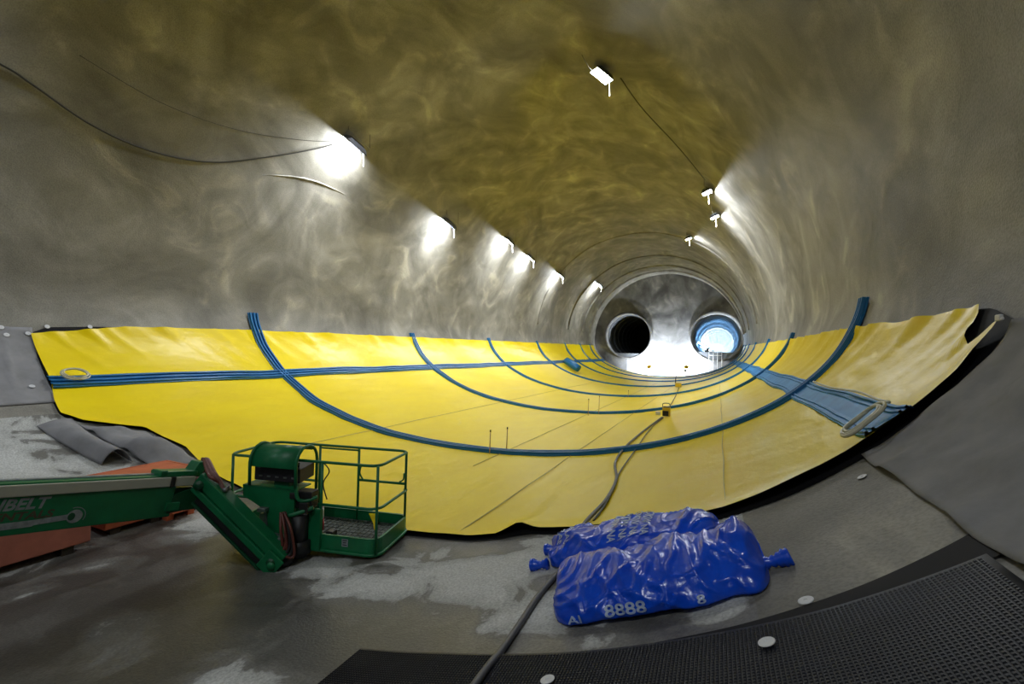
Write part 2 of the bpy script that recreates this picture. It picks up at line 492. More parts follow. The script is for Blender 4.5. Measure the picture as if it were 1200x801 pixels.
bx, bz, br = BORES[1]
ORD = ['first', 'second', 'third', 'fourth', 'fifth', 'sixth', 'seventh', 'eighth', 'ninth', 'tenth', 'eleventh', 'twelfth', 'thirteenth', 'fourteenth']
for i in range(14):
    y = Y1 + 14 + i * 10.3
    a = math.radians(190)
    c = np.array([bx + (br - 0.4) * math.cos(a), y, bz + (br - 0.4) * math.sin(a)])
    t = empty('tube_lamp', c, 'cool white tube lamp on the side of the blue bore, %s from its mouth' % ORD[i], 'lamp', 'tube lamps inside the blue bore')
    mb = MB(); mb.box(c + [-0.10, 0, 0], (0.08, 1.5, 0.2)); mb.tube([c + [-0.3, 0, 0.0], c + [-0.1, 0, 0]], 0.03); mb.build('housing', M['lampbody'], t)
    MB().tube([c + [0.0, -0.7, 0], c + [0.0, 0.7, 0]], 0.07, 8).build('lamp_tube', M['lens_bore' if i > 1 else 'lens_bore_dim'], t)

# ---------------------------------------------------------------- yellow membrane
tL_y = [4.7, 5.0, 5.3, 6.0, 7.0, 10.9, 19.7, 40, 60]; tL_z = [0.02, 0.06, 0.12, 0.24, 0.37, 0.47, 0.55, 0.74, 0.9]
tR_y = [5.2, 5.5, 5.65, 5.8, 5.95, 6.05, 6.15, 6.22, 6.6, 7.8, 11, 19, 51, 60]
tR_z = [0.30, 0.35, 0.33, 0.22, 0.14, 0.22, 0.40, 0.575, 0.57, 0.55, 0.63, 0.66, 1.03, 1.05]
CZ = 2.767
front = [(-8.43, .06, 5.02), (-7.9, -.5, 5.04), (-7.37, -1.02, 5.03), (-6.8, -1.35, 4.88), (-6.35, -1.61, 4.81), (-5.95, -1.79, 5.05), (-5.23, -2.05, 5.9),
         (-4.06, -2.37, 6.10), (-2.5, -2.65, 5.75), (-1, -2.75, 5.55), (1, -2.74, 5.42), (2.47, -2.64, 5.36), (3.35, -2.51, 5.33),
         (3.75, -2.43, 5.42), (4.0, -2.38, 5.6), (4.23, -2.33, 5.56), (4.77, -2.19, 5.5), (5.6, -1.9, 5.36), (6.29, -1.64, 5.16), (6.9, -1.32, 5.22),
         (7.41, -.99, 5.36), (7.92, -.56, 5.48), (8.3, -.1, 5.5), (8.6, .36, 5.57)]
fr_s = [s_of(x, z + CZ) for x, z, _ in front]; fr_y = [p[2] for p in front]
lift_x = [-9, -6.6, -6.2, -5.6, -3, 2.4, 3.6, 3.85, 4.1, 4.6, 5.6, 6.3, 7.0, 7.6, 8.2, 8.7]
lift_h = [0.03, 0.03, 0.05, 0.05, 0.03, 0.03, 0.03, 0.12, 0.05, 0.05, 0.08, 0.06, 0.09, 0.09, 0.09, 0.05]
def lift_at(s, y):
    yf = float(np.interp(s, fr_s, fr_y))
    return float(np.interp(prof(s)[0], lift_x, lift_h)) * math.exp(-(max(0.0, y - yf) / 0.32) ** 1.3)

def mem_point(f, v, back=False):
    sL = s_z(-1, np.interp(5.0, tL_y, tL_z) + CZ); sR = s_z(1, 0.45 + CZ)
    s = sL + f * (sR - sL)
    yf = float(np.interp(s, fr_s, fr_y))
    y = yf + (59.0 - yf) * v ** 2.3
    zl = float(np.interp(y, tL_y, tL_z)); zr = float(np.interp(y, tR_y, tR_z))
    zl += 0.035 * nz(y * 0.9, 3.1, 0); zr += (0.03 * nz(y * 1.1, 9.1, 0)) if y > 6.5 else 0
    a = s_z(-1, zl + CZ); b = s_z(1, zr + CZ)
    s = a + f * (b - a)
    x0, z0 = prof(s)
    lift = float(np.interp(x0, lift_x, lift_h)) * math.exp(-((y - yf) / 0.32) ** 1.3)
    wr = 0.5 + 0.5 * nz(x0 * 0.9, y * 0.55, z0 * 0.9)
    edge = min(f, 1 - f)
    dg = max(0, nz(y * 2.6 + z0 * 2.2, z0 * 0.7, 1.0)) * math.exp(-edge / 0.05) * 0.11
    fine = 0.014 * max(0, nz(x0 * 3.1, y * 1.2, z0 * 3.1)) if y < 30 else 0
    off = 0.016 + 0.03 * wr + lift + dg + fine
    return pt(s, y, off)
NU, NV = 230, 210
verts = [mem_point(i / (NU - 1), j / (NV - 1)) for i in range(NU) for j in range(NV)]
membrane = link_mesh('geomembrane', verts, grid_faces(NU, NV), M['yellow'], None, True)
tag(membrane, 'huge glossy yellow waterproofing membrane lining the tunnel floor and lower walls', 'membrane')
# black backing sheet, seen under the lifted edges
bk = []
bL = [(4.7, 0.05), (5.0, 0.1), (5.35, 0.27), (6.2, 0.33), (7.0, 0.36), (11, 0.40)]
bR = [(5.2, 0.34), (5.6, 0.40), (6.0, 0.52), (6.2, 0.55), (7, 0.5), (11, 0.5)]
for i in range(121):
    for j in range(24):
        f = i / 120; v = j / 23
        sl = s_z(-1, 0.1 + CZ); sr = s_z(1, 0.38 + CZ); s = sl + f * (sr - sl)
        yf = float(np.interp(s, fr_s, fr_y)) - float(np.interp(prof(s)[0], [-9, -6.8, -5.5, 1, 3, 6.5, 8.6], [0.03, 0.02, -0.05, -0.02, 0.05, 0.06, 0.02]))
        y = yf + (11 - yf) * v ** 1.5
        a = s_z(-1, float(np.interp(y, *zip(*bL))) + CZ); b = s_z(1, float(np.interp(y, *zip(*bR))) + CZ)
        bk.append(pt(a + f * (b - a), y, 0.010))
link_mesh('backing', bk, grid_faces(121, 24), M['black'], membrane, True)
# weld seams between the membrane panels
for xs, ya, yb in ((1.08, 9.3, 58), (3.0, 5.5, 58), (6.32, 5.4, 58), (-3.2, 7.5, 58)):
    mb = MB(); s = s_x(xs); ys = np.arange(ya, yb, 0.5); vs = []
    for y in ys:
        wob = 0.04 * nz(y * 0.5, xs, 0)
        for dx in (-0.007, 0.0, 0.007): vs.append(pt(s + wob + dx, y, 0.052 + (0.006 if dx == 0 else -0.01)))
    mb.add(vs, grid_faces(len(ys), 3)); mb.build('weld_seam', M['seam'], membrane, True)

# ---------------------------------------------------------------- blue waterstops
def ribs(width, height, n):
    """profile across a ribbed waterstop: list of (across, height)"""
    out = []
    for k in range(n):
        c = -width / 2 + width * (k + 0.5) / n; d = width / n
        out += [(c - d * 0.5, height * 0.18), (c - d * 0.26, height * 0.25), (c - d * 0.2, height), (c + d * 0.2, height), (c + d * 0.26, height * 0.25), (c + d * 0.5, height * 0.18)]
    return [(-width / 2, -0.03)] + out + [(width / 2, -0.03)]
def ring_band(y, zl, zr, label, idx, wd=0.36, ht=0.075, n=3):
    pr = ribs(wd, ht, n)
    a, b = s_z(-1, zl + CZ), s_z(1, zr + CZ)
    ss = np.linspace(a, b, 180); vs = []
    for s in ss:
        x0, z0 = prof(s)
        yy = y + 0.16 * nz(s * 0.35, y, 0) + 0.05 * nz(s * 1.1, y, 3)
        bulge = 0.012 * nz(s * 0.5, y, 8)
        wsc = 1.0 + 0.25 * nz(s * 0.6, y, 5)
        out = max(0, abs(s) - abs(a if s < 0 else b) + 0.8)
        for (u, h) in pr: vs.append(pt(s, yy + u * wsc, 0.052 + h + bulge - 0.04 * out))
    o = link_mesh('waterstop_ring', vs, grid_faces(len(ss), len(pr)), M['waterstop'], None, False)
    tag(o, label, 'waterstop', 'blue waterstop rings across the yellow membrane')
names = ['widest blue ribbed band across the yellow sheet, its ends standing above the top edge',
         'blue band across the yellow sheet, second from the green lift, where the cable box sits',
         'thin blue band across the yellow sheet, third from the green lift',
         'thin blue band across the yellow sheet, fourth from the green lift, touching the blue bundle',
         'thin blue band across the yellow sheet, fifth from the green lift',
         'thin blue band across the yellow sheet, next to last before the end wall',
         'thin blue band across the yellow sheet, last one before the end wall']
for k, y in enumerate((10.92, 19.91, 28.81, 38.4, 46.6, 52.5, 57.0)):
    ring_band(y, 1.08 if k == 0 else 0.72 + 0.05 * k, 1.2 if k == 0 else 0.85 + 0.06 * k, names[k], k)

def long_band(name, xs, width, ya, yb, height, n, label, material, base):
    pr = ribs(width, height, n); s0 = s_x(xs)
    if n == 7: pr = [q for q in pr if not -0.10 < q[0] < 0.10] ; ya = ya
    ys = np.concatenate([np.arange(ya, 12, 0.12), np.arange(12, yb, 0.5)]); vs = []
    for y in ys:
        wob = 0.05 * nz(y * 0.35, xs, 0) + 0.02 * nz(y * 1.3, xs, 4)
        wsc = 1 + 0.12 * nz(y * 0.6, xs, 7)
        for (u, h) in pr:
            vs.append(pt(s0 + wob + u * wsc, y, base + h * (1 + 0.3 * nz(y * 1.2, u * 6, xs)) + 0.02 * nz(y * 0.9, xs, 2) + lift_at(s0, y)))
    o = link_mesh(name, vs, grid_faces(len(ys), len(pr)), material, None, False)
    tag(o, label, 'waterstop')
    return o
long_band('waterstop_strip', -7.36, 0.40, 4.98, 59.3, 0.05, 3, 'long blue ribbed waterstop strip running along the left side of the yellow sheet', M['waterstop'], 0.058)
long_band('waterstop_strip', 7.78, 0.48, 5.42, 59.3, 0.028, 7, 'wide dusty blue ribbed waterstop strip running along the right side of the yellow sheet', M['waterstop_dusty'], 0.062)

# ---------------------------------------------------------------- injection hose coils on the strips
def coil(s0, y0, ra, rb, turns, off, label, r=0.016, tilt=0.0):
    pts = []
    for k in range(int(turns * 28)):
        a = 2 * math.pi * k / 28
        q = 1 + 0.05 * math.sin(2.3 * a) + 0.03 * math.sin(k * 0.31) - 0.07 * (k / 28.0)
        du, dy = ra * q * math.cos(a), rb * q * math.sin(a)
        pts.append(pt(s0 + du, y0 + dy + tilt * du, off + 0.008 * (k / 28.0) + 0.006 * math.sin(a * 3)))
    return pts
mb = MB(); mb.tube(coil(s_x(-7.45), 5.42, 0.21, 0.27, 4, 0.2, ''), 0.017, 8)
tag(mb.build('hose_coil', M['rope'], None, True), 'pale coiled hose hanging on the left end of the blue strip', 'hose')
mb = MB(); cp = coil(s_x(7.68), 5.62, 0.27, 0.20, 3, 0.22, '', tilt=0.45)
mb.tube(cp, 0.017, 8)
tail = [pt(s_x(7.9) + 0.02, 5.75, 0.2), pt(s_x(7.93), 6.3, 0.16), pt(s_x(7.93) + 0.03, 7.2, 0.16), pt(s_x(7.93) - 0.02, 8.5, 0.16), pt(s_x(7.93), 10.0, 0.16)]
mb.tube(smooth_path(tail, 8), 0.016, 8)
tag(mb.build('hose_coil', M['rope'], None, True), 'pale hose coil lying on the right end of the wide blue strip', 'hose')

# ---------------------------------------------------------------- grey fleece
def sheet(name, sfun, ya, yb, ns, ny, hfun, material, label, cat='fleece', parent=None):
    vs = []
    for i in range(ns):
        for j in range(ny):
            f, g = i / (ns - 1), j / (ny - 1)
            s, y = sfun(f, g)
            vs.append(pt(s, y, hfun(f, g, s, y)))
    o = link_mesh(name, vs, grid_faces(ns, ny), material, parent, True)
    sm = o.modifiers.new('thickness', 'SOLIDIFY'); sm.thickness = 0.006; sm.offset = 1
    if parent is None: tag(o, label, cat)
    return o
sA, sB = s_z(-1, 0.24 + CZ), s_z(-1, -1.38 + CZ)
def fl1(f, g): return sA + f * (sB - sA), 1.4 + g * (5.08 - 1.4) - 0.18 * f * (g > 0.99)
sheet('fleece_sheet', fl1, 0, 0, 26, 60, lambda f, g, s, y: 0.022 + 0.010 * nz(s * 2, y * 2, 1) + 0.06 * math.exp(-((y - 4.62 + 0.25 * f) / 0.04) ** 2) * max(0, 1 - abs(f - 0.45) * 2.2),
      M['fleece'], 'dark grey fleece panel pinned to the left wall beside the yellow sheet')
# the peeled and folded fleece in front of the yellow edge
def fold_sheet(P00, P10, P11, P01, hf, label, ns=34, ny=34):
    P = [np.array(p) for p in (P00, P10, P11, P01)]; vs = []
    for i in range(ns):
        for j in range(ny):
            f, g = i / (ns - 1), j / (ny - 1)
            q = (1 - f) * (1 - g) * P[0] + f * (1 - g) * P[1] + f * g * P[2] + (1 - f) * g * P[3]
            s = s_x(q[0]); vs.append(pt(s, q[1], 0.02 + max(0.0, hf(f, g, q))))
    o = link_mesh('fleece_fold', vs, grid_faces(ns, ny), M['fleece'], None, True)
    sm = o.modifiers.new('thickness', 'SOLIDIFY'); sm.thickness = 0.008; sm.offset = 1
    return tag(o, label, 'fleece', 'folded grey fleece at the left edge of the yellow sheet')
fold_sheet((-6.05, 4.35), (-4.2, 4.6), (-4.1, 5.05), (-6.2, 4.95),
           lambda f, g, q: 0.30 * f ** 0.6 * math.sin(math.pi * min(1, g * 1.02)) ** 0.7 * (0.85 + 0.3 * nz(q[0], q[1], 0)) + 0.05 * (1 - f) * math.sin(math.pi * g),
           'grey fleece rolled into a tube lying across the left floor behind the boom')
fold_sheet((-5.95, 4.95), (-3.5, 5.2), (-3.5, 5.95), (-5.3, 5.85),
           lambda f, g, q: 0.34 * math.sin(math.pi * f) ** 0.8 * (max(0, math.sin(math.pi * g * 0.95 + 0.1)) ** 0.6) * (0.75 + 0.5 * nz(q[0] * 1.3, q[1] * 1.3, 4)) + 0.1 * max(0, nz(q[0] * 3, q[1] * 3, 2)),
           'crumpled grey fleece heaped against the left edge of the yellow sheet')
sR0, sR1 = s_x(7.48), s_z(1, 0.36 + CZ)
def fl2(f, g):
    y = 0.6 + g * (5.34 - 0.6)
    jag = 0.05 * nz(y * 1.7, 2, 0)
    if g > 0.995: pass
    return sR0 + jag * (1 - f) + f * (sR1 - sR0), y + 0.12 * f * (g ** 4)
sheet('fleece_sheet', fl2, 0, 0, 40, 90,
      lambda f, g, s, y: 0.03 + 0.09 * max(0, nz(s * 1.2 + y * 0.4, y * 2.3, 2)) + (0.05 * max(0, nz(y * 2.6, 5, 1)) if f < 0.12 else 0) + 0.05 * max(0, nz(s * 2.0 + y, y * 3.0 - s, 6)),
      M['fleece'], 'grey fleece sheet covering the lower right wall beside the black mat')

# ---------------------------------------------------------------- black dimple mat
mx0, mx1 = s_x(3.62), s_x(7.44)
def mat_front(s): return 2.90 + 0.13 * (s - mx0) / (mx1 - mx0)
vs = []
for i in range(60):
    for j in range(12):
        f, g = i / 59, j / 11
        s = mx0 + f * (mx1 - mx0) - 0.0; y1 = mat_front(s); y0_ = 0.3
        vs.append(pt(s + (0.05 * (1 - g) if f == 0 else 0), y0_ + g * (y1 - y0_), 0.035 + 0.012 * nz(s, 2 * g, 0)))
dm = link_mesh('dimple_mat', vs, grid_faces(60, 12), M['mat_black'], None, True)
tag(dm, 'black dimpled rubber drainage mat covering the near floor', 'mat')
sm = dm.modifiers.new('thickness', 'SOLIDIFY'); sm.thickness = 0.015; sm.offset = 1
mb = MB(); pitch = 0.0225
for i in range(int((mx1 - mx0) / pitch) - 1):
    s = mx0 + (i + 0.8) * pitch
    p0 = pt(s, 0, 0.0); nn = normal(s); tt = np.array([nn[2], 0, -nn[0]])
    yt = mat_front(s) - 0.03
    for j in range(int((yt - 1.0) / pitch)):
        y = yt - j * pitch
        f = (s - mx0) / (mx1 - mx0); g = (y - 0.3) / (mat_front(s) - 0.3)
        c = np.array([p0[0], y, p0[2]]) + nn * (0.033 + 0.012 * nz(s, 2 * g, 0))
        a, b, h = 0.0095, 0.0055, 0.008
        q = []
        for (r_, hh) in ((a, 0), (b, h)):
            for (u, v) in ((-1, -1), (1, -1), (1, 1), (-1, 1)): q.append(c + tt * u * r_ + np.array([0, v * r_, 0]) + nn * hh)
        k = len(mb.v); mb.v += q
        mb.f += [(k + 4, k + 5, k + 6, k + 7), (k, k + 1, k + 5, k + 4), (k + 1, k + 2, k + 6, k + 5), (k + 2, k + 3, k + 7, k + 6), (k + 3, k, k + 4, k + 7)]
st = mb.build('stud', M['mat_black'], dm); st['kind'] = 'stuff'
vs = []
for i in range(60):
    f = i / 59; s = s_x(5.4) + f * (mx1 + 0.05 - s_x(5.4)); y = mat_front(s) - 0.02; wd = 0.03 + 0.26 * f ** 1.8
    for k in range(4): vs.append(pt(s, y + wd * k / 3, 0.022 + 0.006 * nz(s * 2, k, 0)))
link_mesh('flat_border', vs, grid_faces(60, 4), M['black'], dm, True)

# ---------------------------------------------------------------- white fixing discs
def disc(s, y, off, label, r=0.045):
    n = normal(s); t1 = np.array([n[2], 0, -n[0]]); t2 = np.array([0, 1.0, 0]); c = pt(s, y, off)
    mb = MB(); prf = [(r, 0), (r, 0.002), (r * 0.9, 0.004), (0.012, 0.004), (0.010, 0.001)]
    vs = []
    for rr, h in prf:
        for k in range(20):
            a = 2 * math.pi * k / 20; vs.append(c + n * h + rr * (math.cos(a) * t1 + math.sin(a) * t2))
    fs = [tuple(range(19, -1, -1)), tuple(80 + k for k in range(20))]
    for i in range(4):
        for k in range(20):
            l = (k + 1) % 20; fs.append((i * 20 + k, i * 20 + l, i * 20 + 20 + l, i * 20 + 20 + k))
    mb.add(vs, fs)
    o = mb.build('fixing_disc', M['disc'])
    tag(o, label, 'disc', 'white fixing discs')
disc(s_x(6.70), 3.16, 0.026, 'white round fixing disc on bare floor just beyond the black mat')
disc(s_x(6.48), 2.78, 0.052, 'white round fixing disc on the middle of the black mat')
disc(s_x(5.31), 2.64, 0.052, 'white round fixing disc on the black mat beside the grey hose')
disc(s_x(7.36), 4.88, 0.01, 'small white fixing disc on the floor under the right end of the yellow sheet', 0.04)
for x, z, y, lb in ((-8.52, .21, 4.56, 'white fixing disc at the far left frame edge, on top of the grey panel'),
                    (-8.42, .04, 4.62, 'white fixing disc just below the topmost one on the grey panel'),
                    (-8.56, .28, 5.35, 'white fixing disc above the left corner of the yellow sheet'),
                    (-8.58, .33, 6.18, 'white fixing disc on the wall along the top edge of the yellow sheet'),
                    (-8.45, .08, 4.98, 'white fixing disc holding the upper left corner of the yellow sheet'),
                    (-7.30, -1.07, 4.69, 'white fixing disc low on the grey panel beside the blue strip')):
    disc(s_of(x, z + CZ), y, 0.045 if y < 5.0 else (0.07 if z < 0.1 else 0.02), lb, 0.05)
# pale plastic clip at the right corner
s = s_of(8.6, 0.34 + CZ)
mb = MB(); c = pt(s, 5.50, 0.12); mb.box(c, (0.03, 0.09, 0.06)); mb.box(c + [0.0, -0.05, -0.01], (0.02, 0.04, 0.03))
tag(mb.build('corner_clip', M['disc'], None, False, 0.01), 'pale clip holding the upper right corner of the yellow sheet', 'clip')

# ---------------------------------------------------------------- lamps on the vault
def unit(v): v = np.array(v, float); return v / np.linalg.norm(v)
def lamp(c, nrm, lng, label, shroud=0.0, size=(0.72, 0.42), hang=0.5, group='flood lamps hung along the vault', cord=True, lens='lens'):
    c = np.array(c, float); n = unit(nrm); u = unit(np.array(lng) - n * (np.array(lng) @ n)); v = np.cross(n, u)
    t = empty('flood_lamp', c - n * 0.1, label, 'lamp', group)
    A = (u, v, n); L, W_ = size
    mb = MB()
    # tapered back and rim
    vs = []
    for (k, d) in ((0.72, -0.17), (1.0, -0.05), (1.04, -0.045), (1.04, shroud), (0.96, shroud), (0.94, -0.02)):
        for (a, b) in ((-1, -1), (1, -1), (1, 1), (-1, 1)): vs.append(c + u * a * k * L / 2 + v * b * k * W_ / 2 + n * d)
    fs = [(3, 2, 1, 0)]
    for i in range(5):
        for k in range(4): fs.append((i * 4 + k, i * 4 + (k + 1) % 4, i * 4 + 4 + (k + 1) % 4, i * 4 + 4 + k))
    mb.add(vs, fs)
    for k in range(-3, 4): mb.box(c + u * k * L * 0.09 - n * 0.18, (0.012, W_ * 0.6, 0.05), A)
    mb.build('housing', M['lampbody'], t)
    MB().add([c + u * a * 0.94 * L / 2 + v * b * 0.94 * W_ / 2 - n * 0.012 for (a, b) in ((-1, -1), (1, -1), (1, 1), (-1, 1))], [(0, 1, 2, 3)]).build('lens', M[lens], t)
    mb = MB(); e1 = c + u * 0.56 * L - n * 0.04; e2 = c - u * 0.56 * L - n * 0.04; top = -n * 0.26
    mb.tube([e1, e1 + top, e2 + top, e2], 0.014, 6); mb.build('bracket', M['steel'], t)
    # hangers up to the lining
    for e in (e1 + top, e2 + top):
        lo, hi = 0.0, 6.0
        for _ in range(40):
            m_ = (lo + hi) / 2; p = e + np.array([0, 0, m_])
            inside = (p[0] / TA) ** 2 + ((p[2] - TZ) / TBU) ** 2 < 1
            lo, hi = (m_, hi) if inside else (lo, m_)
        MB().tube([e, e + np.array([0, 0, lo + 0.06])], 0.008, 5).build('hanger', M['cable'], t)
    if cord:
        p = c + u * 0.5 * L + n * 0.02
        mb = MB(); mb.tube([p, p + [0.02, 0, -0.18], p + [0.03, 0, -0.34], p + [0.03, 0, -0.35], p + [0.03, 0, -0.46]], [0.008, 0.008, 0.008, 0.015, 0.015], 8)
        mb.build('plug_tail', M['white'], t)
    return t

def cv(r, up, fwd):
    """direction from right, up, depth of the photographer's heading (turned 24.4 degrees to the left of the tunnel)"""
    return np.array([math.cos(YAW) * r - math.sin(YAW) * fwd, math.sin(YAW) * r + math.cos(YAW) * fwd, up])
n1 = np.cross(cv(.528, -.456, .3), cv(.322, .172, -.3)); n1 = unit(unit(n1 if n1[2] < 0 else -n1) + np.array([-0.85, 0.2, -1.8]))
lamp((2.44, 15.1, 9.38 + CZ), n1, cv(.528, -.456, .3), 'flood lamp hanging on wires from the top of the vault, first of the right row')
LEFT = [((-6.06, 12.6, 7.33 + CZ), 'bright flood lamp on the left vault, nearest lamp of the left row'),
        ((-6.80, 20.24, 6.52 + CZ), 'bright flood lamp on the left vault, second lamp of the left row'),
        ((-6.35, 26.8, 7.05 + CZ), 'bright flood lamp on the left vault, third lamp of the left row'),
        ((-6.58, 31.15, 6.79 + CZ), 'bright flood lamp on the left vault, fourth lamp of the left row'),
        ((-6.66, 38.45, 6.68 + CZ), 'flood lamp on the left vault beside the raised concrete joint'),
        ((-5.97, 50.2, 7.42 + CZ), 'flood lamp on the left vault, last lamp of the left row before the end wall')]
for (c, lb) in LEFT:
    lamp(c, (-0.62, -0.16, -0.78), (0.35, 1, 0), lb, size=(0.9, 0.45))
RIGHT = [((5.61, 23.4, 7.72 + CZ), 'flood lamp on the right vault, upper of the close pair'),
         ((5.93, 26.8, 7.45 + CZ), 'flood lamp on the right vault, lower of the close pair'),
         ((4.02, 36.8, 8.76 + CZ), 'flood lamp on the right vault, farthest lamp of the right row')]
for (c, lb) in RIGHT:
    lamp(c, (0.35, 0.12, -0.92), (0.2, 1, -0.2), lb, size=(0.8, 0.42))
# the rows go on behind the photographer
for c, nn, lb in (((-6.0, 2.2, 7.6 + CZ), (-0.15, 0.1, -1), 'flood lamp of the left row above the near end of the yellow sheet'),
                  ((-6.0, -6.0, 7.3 + CZ), (0.1, 0.2, -1), 'flood lamp of the left row over the chassis of the green lift'),
                  ((4.6, -3.0, 8.3 + CZ), (0.06, 0.45, -0.9), 'flood lamp of the right row above the bare end of the black mat'),
                  ((4.6, -14.0, 8.3 + CZ), (-0.3, 0.2, -0.9), 'last flood lamp of the right row, near the back wall')):
    lamp(c, nn, (0.2, 1, 0), lb, size=(0.8, 0.42), group='flood lamps of the near end', cord=False, lens='lens_near', shroud=0.22)

# flood lamps standing at the end wall
def stand_lamp(x, y, label, aim):
    fz = floor_z(x)
    t = empty('stand_lamp', (x, y, fz), label, 'lamp', 'flood lamps standing at the end wall')
    mb = MB()
    for a in (90, 210, 330):
        a = math.radians(a); mb.tube([(x, y, fz + 0.75), (x + 0.35 * math.cos(a), y + 0.35 * math.sin(a), fz + 0.10)], 0.02, 6)
    mb.tube([(x, y, fz + 0.6), (x, y, fz + 1.0)], 0.025, 8); mb.build('tripod', M['steel'], t)
    n = unit(aim); u = unit(np.cross(n, (0, 0, 1))); v = np.cross(u, n)
    c = np.array([x, y, fz + 1.1])
    MB().box(c, (0.5, 0.36, 0.12), (u, v, n)).build('housing', M['gear_yellow'], t, bevel=0.01)
    MB().box(c + n * 0.065, (0.44, 0.3, 0.012), (u, v, n)).build('lens', M['lens_far'], t)
stand_lamp(-1.55, 58.3, 'small work lamp on a tripod at the end wall, near the dark bore', (0.15, 1, 0.25))
stand_lamp(2.75, 58.4, 'small work lamp on a tripod at the end wall, near the blue bore', (-0.1, 1, 0.25))

# ---------------------------------------------------------------- wires and cracks on the left vault
def wall_path(pts, off): return [pt(s_of(x, z + CZ), y, off) for x, y, z in pts]
cab = [(-7.6, 2.6, 5.9), (-7.67, 4.12, 5.75), (-7.75, 4.67, 5.62), (-7.94, 5.83, 5.27), (-7.98, 7.16, 5.18), (-7.83, 8.68, 5.47), (-7.35, 10.31, 6.23), (-6.82, 11.55, 6.92), (-6.5, 12.1, 7.3)]
mb = MB(); mb.tube(smooth_path(wall_path(cab, 0.02), 10), 0.022, 6)
tag(mb.build('hanging_cable', M['cable'], None, True), 'dark cable sagging along the left vault up to the nearest left lamp', 'cable')
cab = [(-7.2, 5.2, 6.5), (-7.3, 7.0, 6.3), (-7.2, 9.0, 6.5), (-6.8, 11.0, 7.0), (-6.4, 12.2, 7.4)]
mb = MB(); mb.tube(smooth_path(wall_path(cab, 0.015), 10), 0.009, 5)
tag(mb.build('hanging_cable', M['cable'], None, True), 'thin wire on the left vault above the thicker sagging cable', 'cable')
ridge = [(-7.78, 10.03, 5.56), (-7.6, 11.2, 5.9), (-7.48, 12.19, 6.05), (-7.47, 13.2, 6.06), (-7.5, 14.6, 6.0)]
mb = MB(); P = smooth_path(wall_path(ridge, -0.06), 10)
mb.tube(P, [0.012 + 0.045 * math.sin(math.pi * i / (len(P) - 1)) * (0.7 + 0.5 * nz(i * 0.35, 0, 0)) for i in range(len(P))], 7)
tag(mb.build('trim_5', M['lining'], None, True), kind='structure')
mb = MB(); lpos = [np.array([2.2, 15.0, 9.6 + CZ])]
mb.tube(smooth_path([(2.0, 14.2, 12.45), (2.1, 14.6, 12.3), (2.2, 14.9, 12.25)], 5), 0.012, 5)
mb.tube(smooth_path([pt(s_of(2.9, 9.2 + CZ), 15.6, 0.03), pt(s_of(3.4, 9.0 + CZ), 17.4, 0.12), pt(s_of(4.4, 8.4 + CZ), 20, 0.12), pt(s_of(5.3, 7.8 + CZ), 22.6, 0.05)], 8), 0.02, 5)
tag(mb.build('hanging_cable', M['cable'], None, True), 'dark cable slung along the right vault between two flood lamps', 'cable')

# ---------------------------------------------------------------- boom lift
C0 = np.array([1.16, 4.72, 0.0]); ang = math.radians(13)
EX = np.array([math.cos(ang), math.sin(ang), 0]); EY = np.array([-math.sin(ang), math.cos(ang), 0]); EZ = np.array([0, 0, 1.0])
def BL(x, y, z): return C0 + EX * x + EY * y + EZ * z
BAX = (EX, EY, EZ)
lift = empty('boom_lift', (1.16, 4.72, 0.0), 'green boom lift with its railed work basket lowered near the yellow sheet', 'lift')
G = M['green']
# basket: floor pan and toe boards
x0, x1, y0b, y1b, zb, zt = -1.06, 1.13, -0.45, 0.45, 0.17, 0.36
def rr_outline(m=0.0, r=0.12):
    """floor plan of the basket with rounded right corners"""
    pts = []
    for (cx, cy, a0) in ((x1 - r, y0b + r, -90), (x1 - r, y1b - r, 0), (x0 + r, y1b - r, 90), (x0 + r, y0b + r, 180)):
        for k in range(5):
            a = math.radians(a0 + 22.5 * k); pts.append((cx + (r + m) * math.cos(a), cy + (r + m) * math.sin(a)))
    return pts
mb = MB(); mb.prism([BL(x, y, 0) for x, y in rr_outline(-0.01)], (0, 0, zb + 0.02), (0, 0, zb + 0.05))
deck = mb.build('deck', M['deckmesh'], lift)
mb = MB()
for k in range(26):
    xx = x0 + 0.1 + k * (x1 - x0 - 0.2) / 25
    mb.box(BL(xx, 0, zb + 0.054), (0.012, 0.8, 0.012), BAX)
for k in range(9):
    mb.box(BL(0, -0.36 + k * 0.09, zb + 0.052), (x1 - x0 - 0.15, 0.01, 0.01), BAX)
o = mb.build('deck_grating', M['deckmesh'], deck)
mb = MB(); pr = rr_outline(0); n = len(pr)
vs = []
for (m_, z) in ((0, zb - 0.01), (0.012, zb), (0.012, zt - 0.01), (0.016, zt), (-0.016, zt), (-0.012, zt - 0.02), (-0.012, zb + 0.02)):
    for x, y in rr_outline(m_): vs.append(BL(x, y, z))
fs = []
for i in range(6):
    for k in range(n): fs.append((i * n + k, i * n + (k + 1) % n, (i + 1) * n + (k + 1) % n, (i + 1) * n + k))
mb.add(vs, fs); mb.build('toe_board', G, lift)
mb = MB(); o1 = rr_outline(0.02); mb.tube([BL(x, y, zb - 0.01) for x, y in o1], 0.022, 6, closed=True); mb.build('base_rail', G, lift, True)
